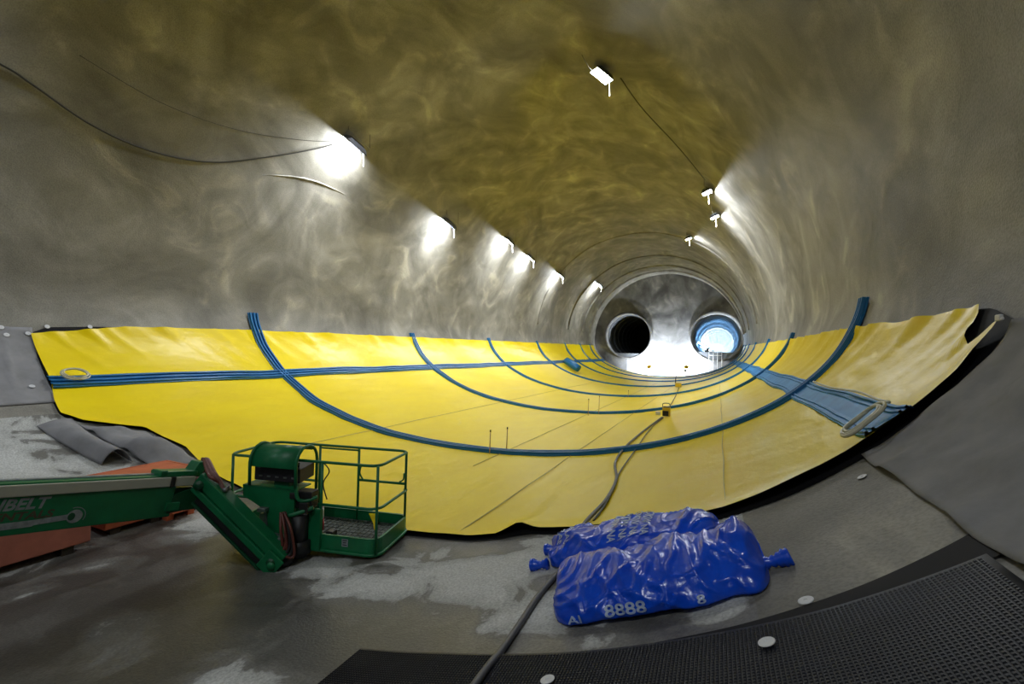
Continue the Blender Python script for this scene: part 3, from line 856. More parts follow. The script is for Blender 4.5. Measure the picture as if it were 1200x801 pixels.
# rails
R_ = 0.019
def rail(name, pts, r=R_, m=None): return MB().tube(smooth_path(pts, 1) if len(pts) > 2 else pts, r, 8).build(name, m or G, lift, True)
def rounded_rect(z, r=0.14):
    pts = []
    for (cx, cy, a0) in ((x1 - r, y0b + r, -90), (x1 - r, y1b - r, 0), (x0 + r, y1b - r, 90), (x0 + r, y0b + r, 180)):
        for k in range(5):
            a = math.radians(a0 + 22.5 * k); pts.append(BL(cx + r * math.cos(a), cy + r * math.sin(a), z))
    return pts
mb = MB(); mb.tube(rounded_rect(1.27), R_, 8, closed=True); mb.build('top_rail', G, lift, True)
mid = rounded_rect(0.73); 
mb = MB(); mb.tube([BL(0.3, y0b, 0.73)] + mid[0:5] + mid[5:8] + [BL(x1 + 0.0, y1b - 0.06, 0.73)], R_, 8); mb.build('middle_rail', G, lift, True)
mb = MB(); mb.tube([BL(0.36, y1b, 0.80), BL(x1 - 0.04, y1b, 0.80)], R_, 8); mb.build('middle_rail', G, lift, True)
mb = MB(); mb.tube([BL(x0, y1b - 0.1, 0.73), BL(x0, y0b + 0.1, 0.73), BL(x0 + 0.1, y0b, 0.73), BL(-0.6, y0b, 0.73)], R_, 8); mb.build('middle_rail', G, lift, True)
mb = MB(); mb.tube([BL(x0 + 0.05, y1b, 0.73), BL(-0.3, y1b, 0.73)], R_, 8); mb.build('middle_rail', G, lift, True)
for (x, y) in ((x1 - 0.02, y0b + 0.01), (x1 - 0.02, y1b - 0.05), (0.34, y0b), (0.34, y1b), (-0.30, y1b), (x0 + 0.02, y1b - 0.08), (x0 + 0.02, y0b + 0.05)):
    MB().tube([BL(x, y, zb), BL(x, y, 1.27)], 0.018, 8).build('post', G, lift, True)
# gate at the far side: inner frame with brace and latch
mb = MB(); mb.tube(smooth_path([BL(0.38, y1b, 1.02), BL(0.36, y1b, 0.9), BL(0.42, y1b, 0.80)], 5), 0.012, 6)
mb.tube([BL(0.36, y1b - 0.02, 1.235), BL(-0.26, y1b - 0.02, 1.235)], 0.014, 6); mb.tube(smooth_path([BL(0.99, y1b, 0.82), BL(1.05, y1b, 0.86), BL(1.06, y1b, 0.95)], 5), 0.012, 6)
mb.build('gate_frame', G, lift, True)
mb = MB(); mb.tube(smooth_path([BL(0.36, y0b, 1.26), BL(0.44, y0b, 1.16), BL(0.36, y0b, 1.0), BL(0.42, y0b, 0.8)], 6), 0.008, 6); mb.build('wire', M['cable'], lift, True)
mb = MB(); mb.tube([BL(0.34, -0.43, 0.72), BL(0.345, -0.43, 0.55)], 0.024, 8); mb.build('document_tube', M['white'], lift, True)
mb = MB(); mb.tube([BL(0.345, -0.43, 0.55), BL(0.35, -0.43, 0.40)], 0.025, 8); mb.build('red_band', M['tagred'], lift, True)
mb = MB(); mb.box(BL(0.43, -0.34, 0.30), (0.1, 0.12, 0.14), BAX); mb.build('foot_switch', M['rubber'], lift, bevel=0.015)
mb = MB(); mb.box(BL(0.70, y0b - 0.016, 0.285), (0.085, 0.004, 0.095), BAX); lab = mb.build('notice', M['decal'], lift)
mb = MB()
for k in range(3): mb.box(BL(0.70, y0b - 0.019, 0.315 - 0.028 * k), (0.06 - 0.012 * (k % 2), 0.002, 0.010), BAX)
mb.build('notice_text', M['rubber'], lab)
# torn yellow scrap that sticks up through the basket
mb = MB(); mb.prism([BL(0.55, 0.40, 0.34), BL(0.70, 0.36, 0.36), BL(0.80, 0.10, 0.24), BL(0.72, 0.22, 0.28)], (0, 0, 0), (0.004, 0.004, 0.006))
tag(mb.build('membrane_scrap', M['yellow']), 'torn pointed scrap of yellow sheet lying in the green basket', 'scrap')
# control console: hood, arch, panel box
yc = -0.50
hood = []
for k in range(9):
    a = math.radians(180 - 22.5 * k)
    hood.append((yc + 0.10 + 0.21 * math.cos(a), 1.23 + 0.21 * math.sin(a) if k not in () else 0))
mb = MB(); nh = len(hood)
sec = [(hood[0][0], 1.19)] + hood[0:7]
vs = []
for x in (-0.59, 0.06):
    for (yy, zz) in sec: vs.append(BL(x, yy, zz))
    for (yy, zz) in sec: vs.append(BL(x, yc + 0.10 + (yy - yc - 0.10) * 0.93, 1.19 + (zz - 1.19) * 0.95))
m_ = len(sec); fs = []
for i in range(m_ - 1):
    fs.append((i, i + 1, 2 * m_ + i + 1, 2 * m_ + i)); fs.append((m_ + i, 3 * m_ + i, 3 * m_ + i + 1, m_ + i + 1))
    fs.append((i, m_ + i, m_ + i + 1, i + 1)); fs.append((2 * m_ + i, 2 * m_ + i + 1, 3 * m_ + i + 1, 3 * m_ + i))
mb.add(vs, fs); hd = mb.build('console_hood', G, lift, True)
for x in (-0.59, 0.08):
    P = [BL(x, yc - 0.11, 0.95)] + [BL(x, yc + 0.10 + 0.215 * math.cos(math.radians(180 - 20 * k)), 1.235 + 0.215 * math.sin(math.radians(180 - 20 * k))) for k in range(10)] + [BL(x, yc + 0.315, 0.72)]
    MB().tube(P, 0.02, 8).build('hood_arch', G, lift, True)
pn = MB(); pn.prism([BL(0, yc - 0.02, 1.17), BL(0, yc + 0.28, 1.20), BL(0, yc + 0.28, 1.02), BL(0, yc - 0.02, 0.99)], EX * -0.60, EX * 0.07)
pan = pn.build('control_panel', M['panel'], lift, bevel=0.01)
mb = MB()
for k in range(7):
    p = BL(-0.52 + 0.085 * k, yc + 0.06, 1.17); mb.tube([p, p + EZ * 0.05], 0.010, 6); mb.tube([p + EZ * 0.05, p + EZ * 0.065], 0.016, 6)
mb.build('toggle_switch', M['rubber'], pan, True)
mb = MB()
for k in range(5): mb.box(BL(-0.5 + 0.12 * k, yc - 0.025, 1.05), (0.05, 0.006, 0.02), BAX)
mb.build('switch_label', M['steel'], pan)
mb = MB(); mb.box(BL(-0.22, yc + 0.12, 0.97), (0.22, 0.2, 0.08), BAX); mb.build('panel_pedestal', M['green_dark'], lift)
# bracket below the console (stepped plate)
plate = [(-0.70, 0.945), (0.06, 0.925), (0.06, 0.62), (0.0, 0.36), (-0.12, 0.33), (-0.30, 0.33), (-0.34, 0.62), (-0.44, 0.68), (-0.56, 0.74), (-0.69, 0.79)]
mb = MB(); mb.prism([BL(x, yc - 0.10, z) for x, z in plate], EY * 0.0, EY * 0.035); mb.prism([BL(x, yc - 0.10, z) for x, z in [(-0.70, 0.945), (0.06, 0.925), (0.06, 0.905), (-0.70, 0.925)]], EY * 0.0, EY * 0.34)
mb.build('console_bracket', G, lift, bevel=0.006)
mb = MB(); mb.prism([BL(x, yc - 0.12, z) for x, z in [(-0.42, 0.60), (-0.33, 0.62), (-0.30, 0.42), (-0.42, 0.44)]], EY * 0.0, EY * 0.2); mb.box(BL(-0.36, yc - 0.1, 0.66), (0.12, 0.14, 0.05), BAX); mb.build('bracket_step', M['steel'], lift, bevel=0.006)
mb = MB(); mb.box(BL(-0.10, yc - 0.16, 0.36), (0.26, 0.16, 0.025), BAX); mb.box(BL(0.02, yc - 0.12, 0.40), (0.03, 0.1, 0.1), BAX); mb.build('step_plate', M['steel'], lift, bevel=0.005)
mb = MB(); mb.tube(smooth_path([BL(0.08, yc - 0.10, 0.98), BL(0.12, yc - 0.12, 0.84), BL(0.2, yc - 0.08, 0.80), BL(0.32, yc + 0.0, 0.84)], 5), 0.022, 8)
mb.tube(smooth_path([BL(0.02, yc - 0.15, 0.62), BL(0.14, yc - 0.14, 0.66), BL(0.3, yc - 0.05, 0.72)], 5), 0.026, 8); mb.build('handle_bar', G, lift, True)
# rotator: column, dark valve block, green side plate on the basket
mb = MB(); mb.tube([BL(0.12, yc - 0.06, 0.10), BL(0.12, yc - 0.06, 0.62)], 0.10, 16); mb.tube([BL(0.12, yc - 0.06, 0.14), BL(0.12, yc - 0.06, 0.30)], 0.14, 16); mb.build('rotator', M['rubber'], lift, True)
mb = MB(); mb.box(BL(0.14, yc + 0.02, 0.80), (0.26, 0.16, 0.22), BAX); mb.box(BL(0.20, yc - 0.06, 0.72), (0.12, 0.12, 0.14), BAX); mb.box(BL(0.05, yc - 0.08, 0.86), (0.1, 0.08, 0.08), BAX); mb.build('valve_block', M['rubber'], lift, bevel=0.012)
mb = MB(); mb.prism([BL(x, yc + 0.02, z) for x, z in [(0.22, 0.68), (0.37, 0.68), (0.37, 0.17), (0.13, 0.15), (0.16, 0.5)]], EY * -0.03, EY * 0.03); mb.build('mounting_plate', G, lift, bevel=0.006)
for k, (dx, r, mt) in enumerate(((0.0, 0.022, 'hose_red'), (0.05, 0.02, 'rubber'), (-0.05, 0.018, 'hose_red'), (0.09, 0.02, 'rubber'), (0.02, 0.016, 'hose_red'), (0.12, 0.016, 'hose_red'))):
    P = [BL(-0.05 + dx * 0.5, yc - 0.14 - 0.012 * k, 0.66), BL(0.04 + dx, yc - 0.22 - 0.01 * k, 0.5), BL(0.08 + dx, yc - 0.26, 0.30 - 0.02 * k), BL(-0.02 + dx, yc - 0.33, 0.13 + 0.016 * k),
         BL(-0.14 + dx * 0.6, yc - 0.34, 0.15 + 0.02 * k), BL(-0.30 + dx * 0.3, yc - 0.30 - 0.01 * k, 0.32 + 0.01 * k)]
    MB().tube(smooth_path(P, 7), r, 8).build('hydraulic_hose', M[mt], lift, True)
# jib: two parallel arms from the boom tip down to the rotator
JT = np.array([0.36, 3.62, 0.97]); JB = np.array([1.30, 3.95, 0.13])
jd = unit(JB - JT); side = unit(np.cross(jd, (0, 0, 1))); up = np.cross(side, jd)
if up[2] < 0: up = -up
JL = float(np.linalg.norm(JB - JT))
JA = (jd, side, up)
mb = MB(); mb.box((JT + JB) / 2 + up * 0.10 + jd * 0.0, (JL + 0.16, 0.17, 0.15), JA); mb.build('jib_arm', G, lift, bevel=0.012)
mb = MB(); mb.box((JT + JB) / 2 - up * 0.03, (JL + 0.10, 0.19, 0.08), JA); mb.build('jib_arm', G, lift, bevel=0.01)
mb = MB(); mb.box((JT + JB) / 2 - up * 0.125 + jd * 0.02, (JL - 0.10, 0.12, 0.09), JA); mb.build('jib_hose_tray', M['rubber'], lift, bevel=0.01)
mb = MB(); mb.box((JT + JB) / 2 - up * 0.185 + jd * 0.04, (JL - 0.05, 0.16, 0.03), JA); mb.build('jib_tray_cover', M['green_dark'], lift, bevel=0.006)
for P_ in (JT + up * 0.06, JB + up * 0.02):
    mb = MB(); mb.tube([P_ - side * 0.13, P_ + side * 0.13], 0.055, 14); mb.build('pivot_pin', M['green_dark'], lift, True)
mb = MB()
for sg in (-1, 1): mb.box(JB + side * sg * 0.11 + jd * 0.0, (0.24, 0.025, 0.26), JA)
mb.build('jib_end_plate', G, lift, bevel=0.01)
mb = MB(); mb.tube([JB + side * 0.13 + jd * 0.03, JB + side * 0.14 + jd * 0.03], 0.05, 14); mb.tube([JB - side * 0.13, JB - side * 0.14], 0.05, 14); mb.build('pin_cap', G, lift, True)
mb = MB(); mb.tube(smooth_path([JB - up * 0.06, JB + np.array([0.1, 0.06, -0.03]), BL(0.05, yc - 0.1, 0.12)], 6), 0.06, 10); mb.build('rotator_link', M['rubber'], lift, True)
# loose hoses along the jib tray
for k in range(3):
    P = [JT - up * (0.13 + 0.015 * k) + side * (-0.09 + 0.03 * k), (JT + JB) / 2 - up * (0.16 + 0.02 * k) - side * 0.09, JB - up * 0.10 - jd * 0.2 - side * 0.08, JB - up * 0.02 + jd * 0.12 - side * 0.1, BL(-0.12, yc - 0.32, 0.2 + 0.03 * k)]
    MB().tube(smooth_path(P, 8), 0.014, 6).build('hydraulic_hose', M['hose_red' if k % 2 else 'rubber'], lift, True)
# boom: runs along the tunnel beside the orange boxes
B0 = np.array([-0.10, -3.0, 2.06]); B1 = np.array([0.06, 3.40, 0.885])
bd = unit(B1 - B0); bs = unit(np.cross(bd, (0, 0, 1))); bu = np.cross(bs, bd); BA = (bd, bs, bu)      # bs points to +x
LB = float(np.linalg.norm(B1 - B0)); bc = (B0 + B1) / 2
def BP(l, s_, u_): return B1 - bd * l + bs * s_ + bu * u_
mb = MB(); mb.box(bc - bu * 0.055, (LB, 0.26, 0.36), BA); boom = mb.build('boom', M['green'], lift, bevel=0.012)
mb = MB(); mb.box(BP(-0.06, 0, -0.05), (0.5, 0.19, 0.28), BA); mb.build('inner_boom', M['green_dark'], lift, bevel=0.01)
mb = MB(); mb.box(bc + bu * 0.175 + bs * 0.04 + bd * 0.10, (LB + 0.2, 0.22, 0.11), BA); tray = mb.build('hose_carrier', M['cream'], lift, bevel=0.008)
mb = MB(); mb.box(BP(0.06, 0.046, 0.175), (0.05, 0.225, 0.117), BA); mb.build('strap', M['rubber'], tray)
mb = MB(); mb.box(bc + bu * 0.235 + bs * 0.04 + bd * 0.04, (LB, 0.15, 0.02), BA); mb.build('carrier_lid', G, tray, bevel=0.005)
mb = MB(); mb.box(bc + bu * 0.245 - bs * 0.05 + bd * -0.05, (LB, 0.08, 0.025), BA); mb.build('carrier_edge', M['decal'], tray, bevel=0.004)
mb = MB(); mb.box(BP(-0.02, 0.0, 0.265), (0.42, 0.24, 0.06), BA); mb.box(BP(0.16, 0.02, 0.27), (0.08, 0.2, 0.075), BA); mb.build('boom_tip_cover', G, lift, bevel=0.01)
mb = MB(); mb.prism([BP(-0.15, 0, 0.22), BP(-0.30, 0, 0.22), BP(-0.34, 0, 0.40), BP(-0.24, 0, 0.40)], bs * -0.10, bs * 0.10); mb.build('boom_tip_lug', G, lift, bevel=0.01)
mb = MB()
for sg in (-1, 1): mb.prism([BP(0.0, 0, 0.02), BP(-0.45, 0, 0.16), BP(-0.5, 0, 0.02), BP(-0.36, 0, -0.16), BP(0.05, 0, -0.2)], bs * (sg * 0.12 - 0.012), bs * (sg * 0.12 + 0.012))
mb.build('boom_tip_bracket', M['green_dark'], lift, bevel=0.006)
mb = MB(); mb.box(BP(0.0, 0.10, -0.12), (0.16, 0.1, 0.10), BA); mb.build('tip_block', G, lift, bevel=0.01)
for k in range(4):
    P = [BP(-0.12, 0.10 - 0.03 * k, 0.18), BP(-0.34, 0.09 - 0.03 * k, 0.22 + 0.02 * k), BP(-0.36, 0.03 - 0.03 * k, 0.42), JT + up * (0.24 - 0.01 * k) + jd * 0.0 + side * 0.02 * k, JT + up * 0.20 + jd * 0.16, JT + up * 0.16 + jd * 0.24]
    MB().tube(smooth_path(P, 8), 0.026 if k < 2 else 0.018, 8).build('hydraulic_hose', M['hose_pink' if k < 2 else 'hose_red'], lift, True)
mb = MB(); mb.tube(smooth_path([BP(-0.16, 0.12, 0.15), BP(-0.26, 0.14, 0.10), BP(-0.34, 0.12, 0.16)], 6), 0.024, 8); mb.build('hydraulic_hose', M['hose_pink'], lift, True)
mb = MB(); p = JT + up * 0.20 + jd * 0.26; mb.tube([p - side * 0.05, p + side * 0.05], 0.03, 8); mb.tube([p, p + up * 0.06], 0.012, 6); mb.build('hose_clamp', M['steel'], lift, True)
# lettering on the boom side that faces the mat
def text_mesh(body, size, shear=0.0, bold=0.0):
    cu = bpy.data.curves.new('text', 'FONT'); cu.body = body; cu.size = size; cu.shear = shear; cu.offset = bold; cu.resolution_u = 3
    t = bpy.data.objects.new('text', cu); COL.objects.link(t)
    me = bpy.data.meshes.new_from_object(t); bpy.data.objects.remove(t)
    v = [tuple(q.co) for q in me.vertices]; f = [tuple(p.vertices) for p in me.polygons]
    return v, f
def boom_pt(l, u_, h=0.0): return BP(l, 0.1315 + h, u_)
v, f = text_mesh('SUNBELT', 0.145, 0.22, 0.005)
wd = max(q[0] for q in v); L_END = 1.15
link_mesh('lettering', [boom_pt(L_END + (wd - q[0]), 0.00 + q[1]) for q in v], f, M['decal'], boom)
v, f = text_mesh('RENTALS', 0.10, 0.15, 0.003)
wd2 = max(q[0] for q in v)
link_mesh('lettering', [boom_pt(1.10 + (wd2 - q[0]) * 1.25, -0.095 + q[1]) for q in v], f, M['decal_brown'], boom)
# spanner emblem under the lettering
mb = MB(); cl, cu_ = 0.93, -0.115
shaft = [(2.3, -0.192), (cl + 0.32, -0.172), (cl + 0.30, -0.16), (cl + 0.06, -0.143), (cl + 0.06, -0.09), (cl + 0.30, -0.11), (2.3, -0.135)]
mb.prism([boom_pt(l, u_) for l, u_ in shaft], bs * 0.0, bs * 0.002)
mb.add([boom_pt(cl - 0.066 * math.cos(2 * math.pi * k / 24), cu_ + 0.066 * math.sin(2 * math.pi * k / 24), 0.003) for k in range(24)], [tuple(range(24))])
mb.parts = mb.parts[:1]; mb.build('spanner_emblem', M['decal'], boom)
MB().add([boom_pt(cl + 0.026 - 0.03 * math.cos(2 * math.pi * k / 16), cu_ + 0.038 * math.sin(2 * math.pi * k / 16), 0.005) for k in range(16)], [tuple(range(16))]).build('emblem_jaw', M['green_dark'], boom)
vs = []
for k in range(13):
    a = math.radians(-30 + 140 * k / 12)
    for r in (0.085, 0.092): vs.append(boom_pt(cl - r * math.cos(a), cu_ + r * math.sin(a), 0.003))
MB().add(vs, [(2 * k, 2 * k + 1, 2 * k + 3, 2 * k + 2) for k in range(12)]).build('emblem_outline', M['decal'], boom)
# chassis behind the photographer
mb = MB(); mb.box((-0.1, -4.2, 0.75), (2.2, 3.0, 0.45)); mb.box((-0.1, -3.9, 1.35), (1.7, 1.9, 0.8)); mb.build('chassis', G, lift, bevel=0.04)
for sx in (-1, 1):
    for sy in (-1, 1):
        x, y = -0.1 + sx * 1.05, -4.2 + sy * 1.15
        fz = floor_z(x + sx * 0.15)
        mb = MB(); mb.tube([(x - 0.15, y, fz + 0.47), (x + 0.15, y, fz + 0.47)], 0.45, 24); mb.build('wheel', M['rubber'], lift, bevel=0.03)

# ---------------------------------------------------------------- orange boxes beside the boom
def crate(xa, xb, ya, yb, za, zb_, m, label, skids):
    t = empty('skid_box', ((xa + xb) / 2, (ya + yb) / 2, floor_z((xa + xb) / 2)), label, 'box', 'orange boxes on skids beside the lift')
    c = ((xa + xb) / 2, (ya + yb) / 2, (za + zb_) / 2)
    mb = MB(); mb.box(c, (xb - xa, yb - ya, zb_ - za)); mb.build('body', m, t, bevel=0.015)
    mb = MB(); h = 0.06
    for (p, q) in (((xa, ya), (xb, ya)), ((xb, ya), (xb, yb)), ((xb, yb), (xa, yb)), ((xa, yb), (xa, ya))):
        mb.tube([(p[0], p[1], zb_ - 0.02), (q[0], q[1], zb_ - 0.02)], 0.03, 6)
    mb.build('rim', m, t)
    for y in skids:
        fz0 = floor_z(xa); MB().box(((xa + xb) / 2, y, (za + 0.01 + floor_z(xb) - 0.02) / 2), (xb - xa - 0.05, 0.12, za + 0.03 - floor_z(xb))).build('skid', M['timber'], t)
    return t
crate(-2.5, -1.47, 3.46, 4.78, 0.13, 0.70, M['orange'], 'orange steel box on timber skids under the boom tip', (3.6, 4.1, 4.62))
crate(-2.5, -1.25, 0.9, 3.22, 0.13, 0.62, M['orange_pale'], 'faded pinkish orange box under the lettered part of the boom', (1.2, 2.1, 3.0))
mb = MB(); mb.box((-1.40, 4.40, 0.20), (0.34, 0.42, 0.06)); mb.box((-1.45, 4.25, 0.10), (0.12, 0.1, 0.16)); mb.box((-1.45, 4.55, 0.10), (0.12, 0.1, 0.16))
tag(mb.build('steel_step', M['orange'], None, False, 0.008), 'low orange step beside the orange box under the boom tip', 'step')

# ---------------------------------------------------------------- rolls wrapped in blue film
def bag(Lp, Rp, w0, h0, seed, label, prints, tails, lobes=0.0):
    La, Ra = np.array([Lp[0], Lp[1], floor_z(Lp[0])]), np.array([Rp[0], Rp[1], floor_z(Rp[0])])
    ax = unit(Ra - La); ln = float(np.linalg.norm(Ra - La))
    upv = np.array([0, 0, 1.0]); upv = unit(upv - ax * (upv @ ax)); fw = np.cross(ax, upv)     # fw points to the viewer side (-y)
    if fw[1] > 0: fw = -fw
    def surf(u, v, out=0.0):
        e = 2 * u - 1
        pinch = (1 - abs(e) ** 7) ** 0.42 if abs(e) < 1 else 0.0
        pinch = 0.10 + 0.90 * pinch
        th = math.pi * v
        c, s_ = math.cos(th), math.sin(th)
        wv = w0 * pinch * (1 + 0.10 * nz(u * 4, seed, 0) + lobes * max(0, e) * math.sin(u * 21))
        hv = h0 * pinch * (0.93 + 0.16 * nz(u * 3, seed + 3, 0) + lobes * 0.8 * max(0, e) * math.sin(u * 21 + 1))
        a = np.sign(c) * abs(c) ** 0.85 * wv
        b = abs(s_) ** 1.05 * hv
        # pleats gathered from the tied ends and creases across the belly
        k1 = math.sin(13 * v + 5 * nz(u * 2, v * 2, seed)) * (abs(e) ** 3) * 0.035
        wx, wy = u * 4.2 + 0.35 * nz(u * 3, v * 3, seed + 2), v * 2.4
        k2 = 0.055 * nz(wx * 0.9 + v * 1.4, wy * 0.8 - u * 1.1, seed + 9)
        k2 += 0.042 * max(0.0, 1 - 3.2 * abs(nz(wx * 1.1 + wy * 0.9, wy * 0.7 - wx * 0.25, seed + 11))) ** 2
        k2 += 0.026 * max(0.0, 1 - 3.0 * abs(nz(wx * 2.3 - wy * 1.6, wy * 1.9 + wx * 0.6, seed + 15))) ** 2
        k2 += 0.005 * nz(u * 40, v * 26, seed) + 0.03
        d = (k1 + k2) * (0.25 + 0.75 * s_) + out
        p = La + ax * (u * ln) + fw * (a + c * d) + upv * (b + s_ * d + 0.012 + max(out, 0) * 0.3)
        gz = floor_z(float(np.clip(p[0], -8, 8))) + 0.012
        p[2] = max(p[2], gz + out)
        return p
    nu, nv = 120, 56
    vs = [surf(i / (nu - 1), j / (nv - 1)) for i in range(nu) for j in range(nv)]
    fs = grid_faces(nu, nv)
    for i in range(nu - 1): fs.append((i * nv, (i + 1) * nv, (i + 1) * nv + nv - 1, i * nv + nv - 1))
    fs.append(tuple(range(nv))); fs.append(tuple((nu - 1) * nv + j for j in range(nv - 1, -1, -1)))
    o = link_mesh('wrapped_roll', vs, fs, M['bag'], None, True)
    tag(o, label, 'roll', 'rolls wrapped in blue film')
    for (end, dv, lenn) in tails:
        b = surf(0.0 if end < 0 else 1.0, 0.5) ; b = (La if end < 0 else Ra) + fw * dv + upv * 0.05
        mb = MB(); P = [b - ax * end * 0.05, b + ax * end * lenn * 0.4, b + ax * end * lenn]
        for q in P: q[2] = max(q[2], floor_z(q[0]) + 0.05)
        P = smooth_path(P, 6); mb.tube(P, [0.055 - 0.025 * math.sin(math.pi * min(1, 1.5 * i / len(P))) + 0.012 * (i % 2) for i in range(len(P))], 9)
        mb.build('tied_end', M['bag'], o, True)
    for (body, size, u0, v0, du, dvv, rot) in prints:
        v, f = text_mesh(body, 1.0, 0, 0.02)
        out = []
        for q in v:
            a, b = (q[0], q[1]) if not rot else (-q[1], q[0])
            if rot == 2: a, b = q[1], -q[0]
            out.append(surf(min(1, max(0, u0 + a * size * du)), min(1, max(0, v0 + b * size * dvv)), 0.010))
        # refine long triangles so that the print follows the film
        link_mesh('print', out, f, M['print'], o)
    return o
P2 = [('ARAD', 1, 0.075, 0.56, 0.05, 0.085, 2), ('ARAD', 1, 0.135, 0.53, 0.05, 0.085, 2)] + [('OKW NA', 1, u_, 0.62, 0.065, 0.085, 2) for u_ in (0.42, 0.485, 0.55, 0.615)]
bag((4.62, 4.80), (6.25, 4.78), 0.42, 0.17, 2.3, 'blue film wrapped roll lying behind the other, nearest the yellow sheet', P2, [(-1, -0.05, 0.14), (-1, 0.36, 0.14)])
P1 = [('8888', 1, 0.30, 0.03, 0.095, 0.14, 0), ('AI', 1, 0.12, 0.02, 0.08, 0.11, 0), ('8', 1, 0.70, 0.03, 0.07, 0.10, 0)]
bag((5.02, 3.78), (6.55, 3.86), 0.47, 0.22, 5.1, 'blue film wrapped roll with white figures, lying in front beside the black mat', P1, [(1, 0.12, 0.16)], 0.16)

# ---------------------------------------------------------------- hose across the floor and cable box
path = [(4.86, 2.2), (4.85, 2.68), (4.83, 3.0), (4.82, 3.35), (4.80, 3.76), (4.81, 4.03), (4.84, 4.6), (4.80, 5.2), (4.77, 5.61), (4.77, 6.65), (4.66, 7.9), (4.32, 9.5), (4.20, 11.4), (4.28, 14.0), (4.46, 16.75)]
mb = MB()
def off_for(y): return 0.06 if y < 2.95 else (0.03 if y < 5.1 else (0.10 if y < 6.2 else 0.065))
pp = smooth_path([pt(s_x(x) , y, off_for(y)) for x, y in path], 10)
mb.tube(pp, 0.026, 8)
tag(mb.build('floor_hose', M['cable_grey'], None, True), 'grey hose snaking from the black mat past the blue rolls up the yellow sheet', 'hose')
path2 = [(4.82, 5.7), (4.80, 6.6), (4.68, 7.8), (4.60, 8.6), (4.53, 10.66), (4.42, 14.0), (4.52, 16.6)]
mb = MB(); mb.tube(smooth_path([pt(s_x(x), y, 0.06) for x, y in path2], 8), 0.013, 6)
tag(mb.build('floor_cable', M['cable'], None, True), 'thin dark cable running beside the grey hose to the cable box', 'cable')
path3 = [(4.5, 17.2), (4.35, 21), (4.1, 27), (3.7, 34.6)]
mb = MB(); mb.tube(smooth_path([pt(s_x(x), y, 0.07) for x, y in path3], 8), 0.02, 6)
tag(mb.build('floor_cable', M['cable'], None, True), 'dark cable from the cable box to the small yellow stand', 'cable')
c = pt(s_x(4.5), 17.0, 0.06); sx0 = normal(s_x(4.5))
t = empty('cable_box', c, 'small yellow and black cable box on the second blue band', 'box')
mb = MB(); mb.box(c + [0.08, 0, 0.17], (0.26, 0.26, 0.30)); mb.build('body', M['gear_yellow'], t, bevel=0.02)
mb = MB(); mb.box(c + [0.06, -0.14, 0.12], (0.2, 0.04, 0.18)); mb.box(c + [0.08, 0, 0.335], (0.2, 0.2, 0.03)); mb.build('socket_plate', M['rubber'], t, bevel=0.01)
mb = MB(); mb.tube(smooth_path([c + [-0.03, -0.1, 0.3], c + [-0.03, -0.1, 0.46], c + [0.19, -0.1, 0.46], c + [0.19, -0.1, 0.3]], 4), 0.016, 6); mb.build('handle', M['steel'], t, True)
mb = MB(); mb.box(c + [-0.2, -0.08, 0.10], (0.16, 0.14, 0.12)); mb.build('plug', M['white'], t, bevel=0.02)
# small yellow stand far down the sheet
c = pt(s_x(3.63), 34.9, 0.06)
t = empty('cable_stand', c, 'small yellow stand with a bent arm far down the yellow sheet', 'stand')
mb = MB(); mb.box(c + [0, 0, 0.2], (0.42, 0.36, 0.3)); mb.build('body', M['gear_yellow'], t, bevel=0.03)
mb = MB(); mb.tube(smooth_path([c + [-0.2, 0, 0.3], c + [-0.15, 0, 0.9], c + [0.05, 0, 1.2], c + [0.4, 0, 1.25]], 5), 0.035, 6); mb.build('arm', M['rubber'], t, True)
mb = MB(); mb.box(c + [0.45, 0, 1.25], (0.2, 0.2, 0.14)); mb.build('arm_head', M['rubber'], t, bevel=0.02)
# blue bundle at the left
c = pt(s_x(-6.3), 40.6, 0.46); n_ = normal(s_x(-6.3)); tt = np.array([n_[2], 0, -n_[0]])
mb = MB()
A_, B_ = c - tt * 0.85 + np.array([0, 0.5, 0]), c + tt * 0.85 - np.array([0, 0.5, 0])
mb.tube([A_ + (B_ - A_) * f for f in (0, .02, .5, .98, 1)], [0.20, 0.27, 0.29, 0.27, 0.20], 14)
mb.tube([A_ + np.array([0, 0.35, 0.1]) + (B_ - A_) * f for f in (0, .02, .5, .98, 1)], [0.18, 0.24, 0.26, 0.24, 0.18], 14)
tag(mb.build('strip_bundle', M['waterstop'], None, True), 'dark blue bundle of rolled strip lying on the fourth blue band', 'bundle')

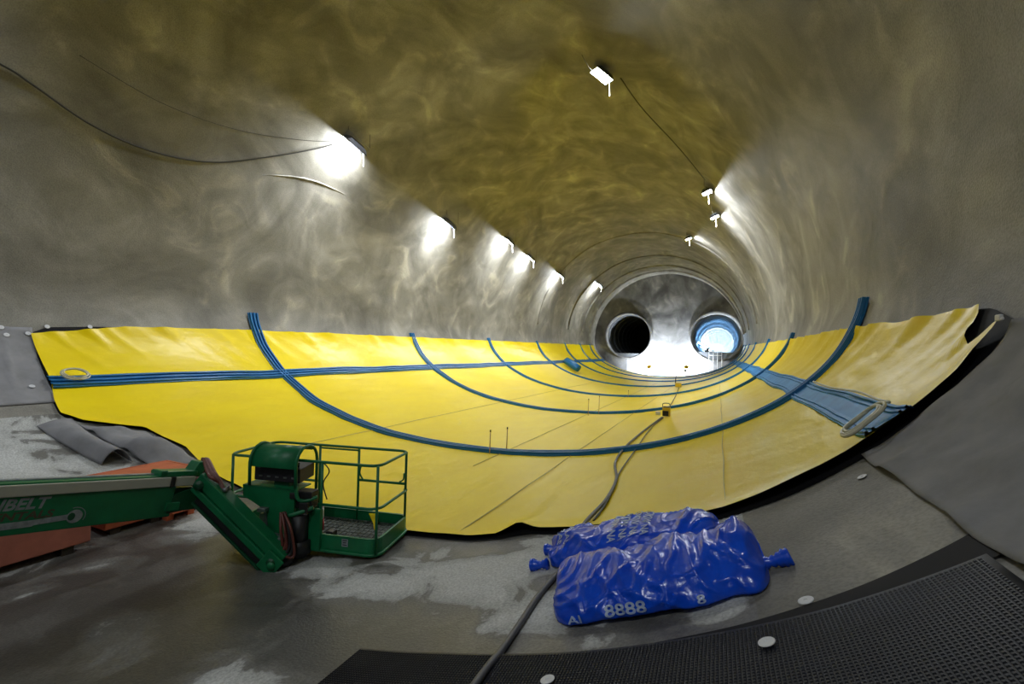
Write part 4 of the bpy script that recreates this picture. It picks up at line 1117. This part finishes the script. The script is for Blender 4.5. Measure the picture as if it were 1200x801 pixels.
# ---------------------------------------------------------------- thin rods standing on the sheet
for x, y, h, lb in ((0.83, 10.6, 0.62, 'thin rod standing at the nearest blue band, closer of the pair'), (0.99, 11.3, 0.60, 'thin rod standing at the nearest blue band, farther of the pair'),
                    (1.24, 18.9, 0.72, 'thin pale rod standing at the second blue band, closer of the pair'), (1.50, 19.7, 0.78, 'thin pale rod standing at the second blue band, farther of the pair'),
                    (1.20, 28.5, 0.4, 'short pale rod standing at the third blue band')):
    t = empty('marker_rod', (x, y, floor_z(x)), lb, 'rod', 'thin rods standing on the yellow sheet')
    z0 = floor_z(x)
    MB().tube([(x, y, z0 + 0.05), (x + 0.01, y, z0 + h)], 0.012, 6).build('shaft', M['tan'], t, True)
    MB().tube([(x + 0.01, y, z0 + h), (x + 0.01, y, z0 + h + 0.05)], 0.017, 6).build('cap', M['rubber'], t, True)

# ---------------------------------------------------------------- guard rails at the bore mouths
def guard(xa, xb, z, label, n):
    t = empty('guard_rail', ((xa + xb) / 2, Y1 - 0.75, z), label, 'railing')
    for k in range(n):
        x = xa + (xb - xa) * k / (n - 1); MB().tube([(x, Y1 - 0.75, floor_z(x)), (x, Y1 - 0.75, z)], 0.035, 6).build('post', M['white'], t, True)
    for zz in (z, z - 0.5): MB().tube([(xa, Y1 - 0.75, zz), (xb, Y1 - 0.75, zz)], 0.03, 6).build('rail', M['white'], t, True)
guard(5.2, 6.6, 3.25, 'pale guard rail below the mouth of the blue bore', 4)
mb = MB(); x = -4.35; mb.tube([(x, Y1 - 0.9, floor_z(x)), (x, Y1 - 0.9, floor_z(x) + 1.5)], 0.05, 6); mb.box((x, Y1 - 0.9, floor_z(x) + 0.04), (0.4, 0.4, 0.06))
tag(mb.build('marker_post', M['white']), 'pale post standing below the mouth of the dark bore', 'post')
# machinery silhouettes in the blue bore
zb0 = BORES[1][1] - 0.66 * BORES[1][2]
t = empty('tunnel_pump', (5.2, Y1 + 3, zb0), 'dark pump set standing in the mouth of the blue bore', 'machine')
mb = MB(); mb.box((5.2, Y1 + 3, zb0 + 0.12), (1.1, 1.6, 0.2)); mb.build('base', M['rubber'], t, bevel=0.03)
mb = MB(); mb.tube([(5.0, Y1 + 2.4, zb0 + 0.38), (5.0, Y1 + 3.6, zb0 + 0.38)], 0.16, 14); mb.build('motor', M['panel'], t, True)
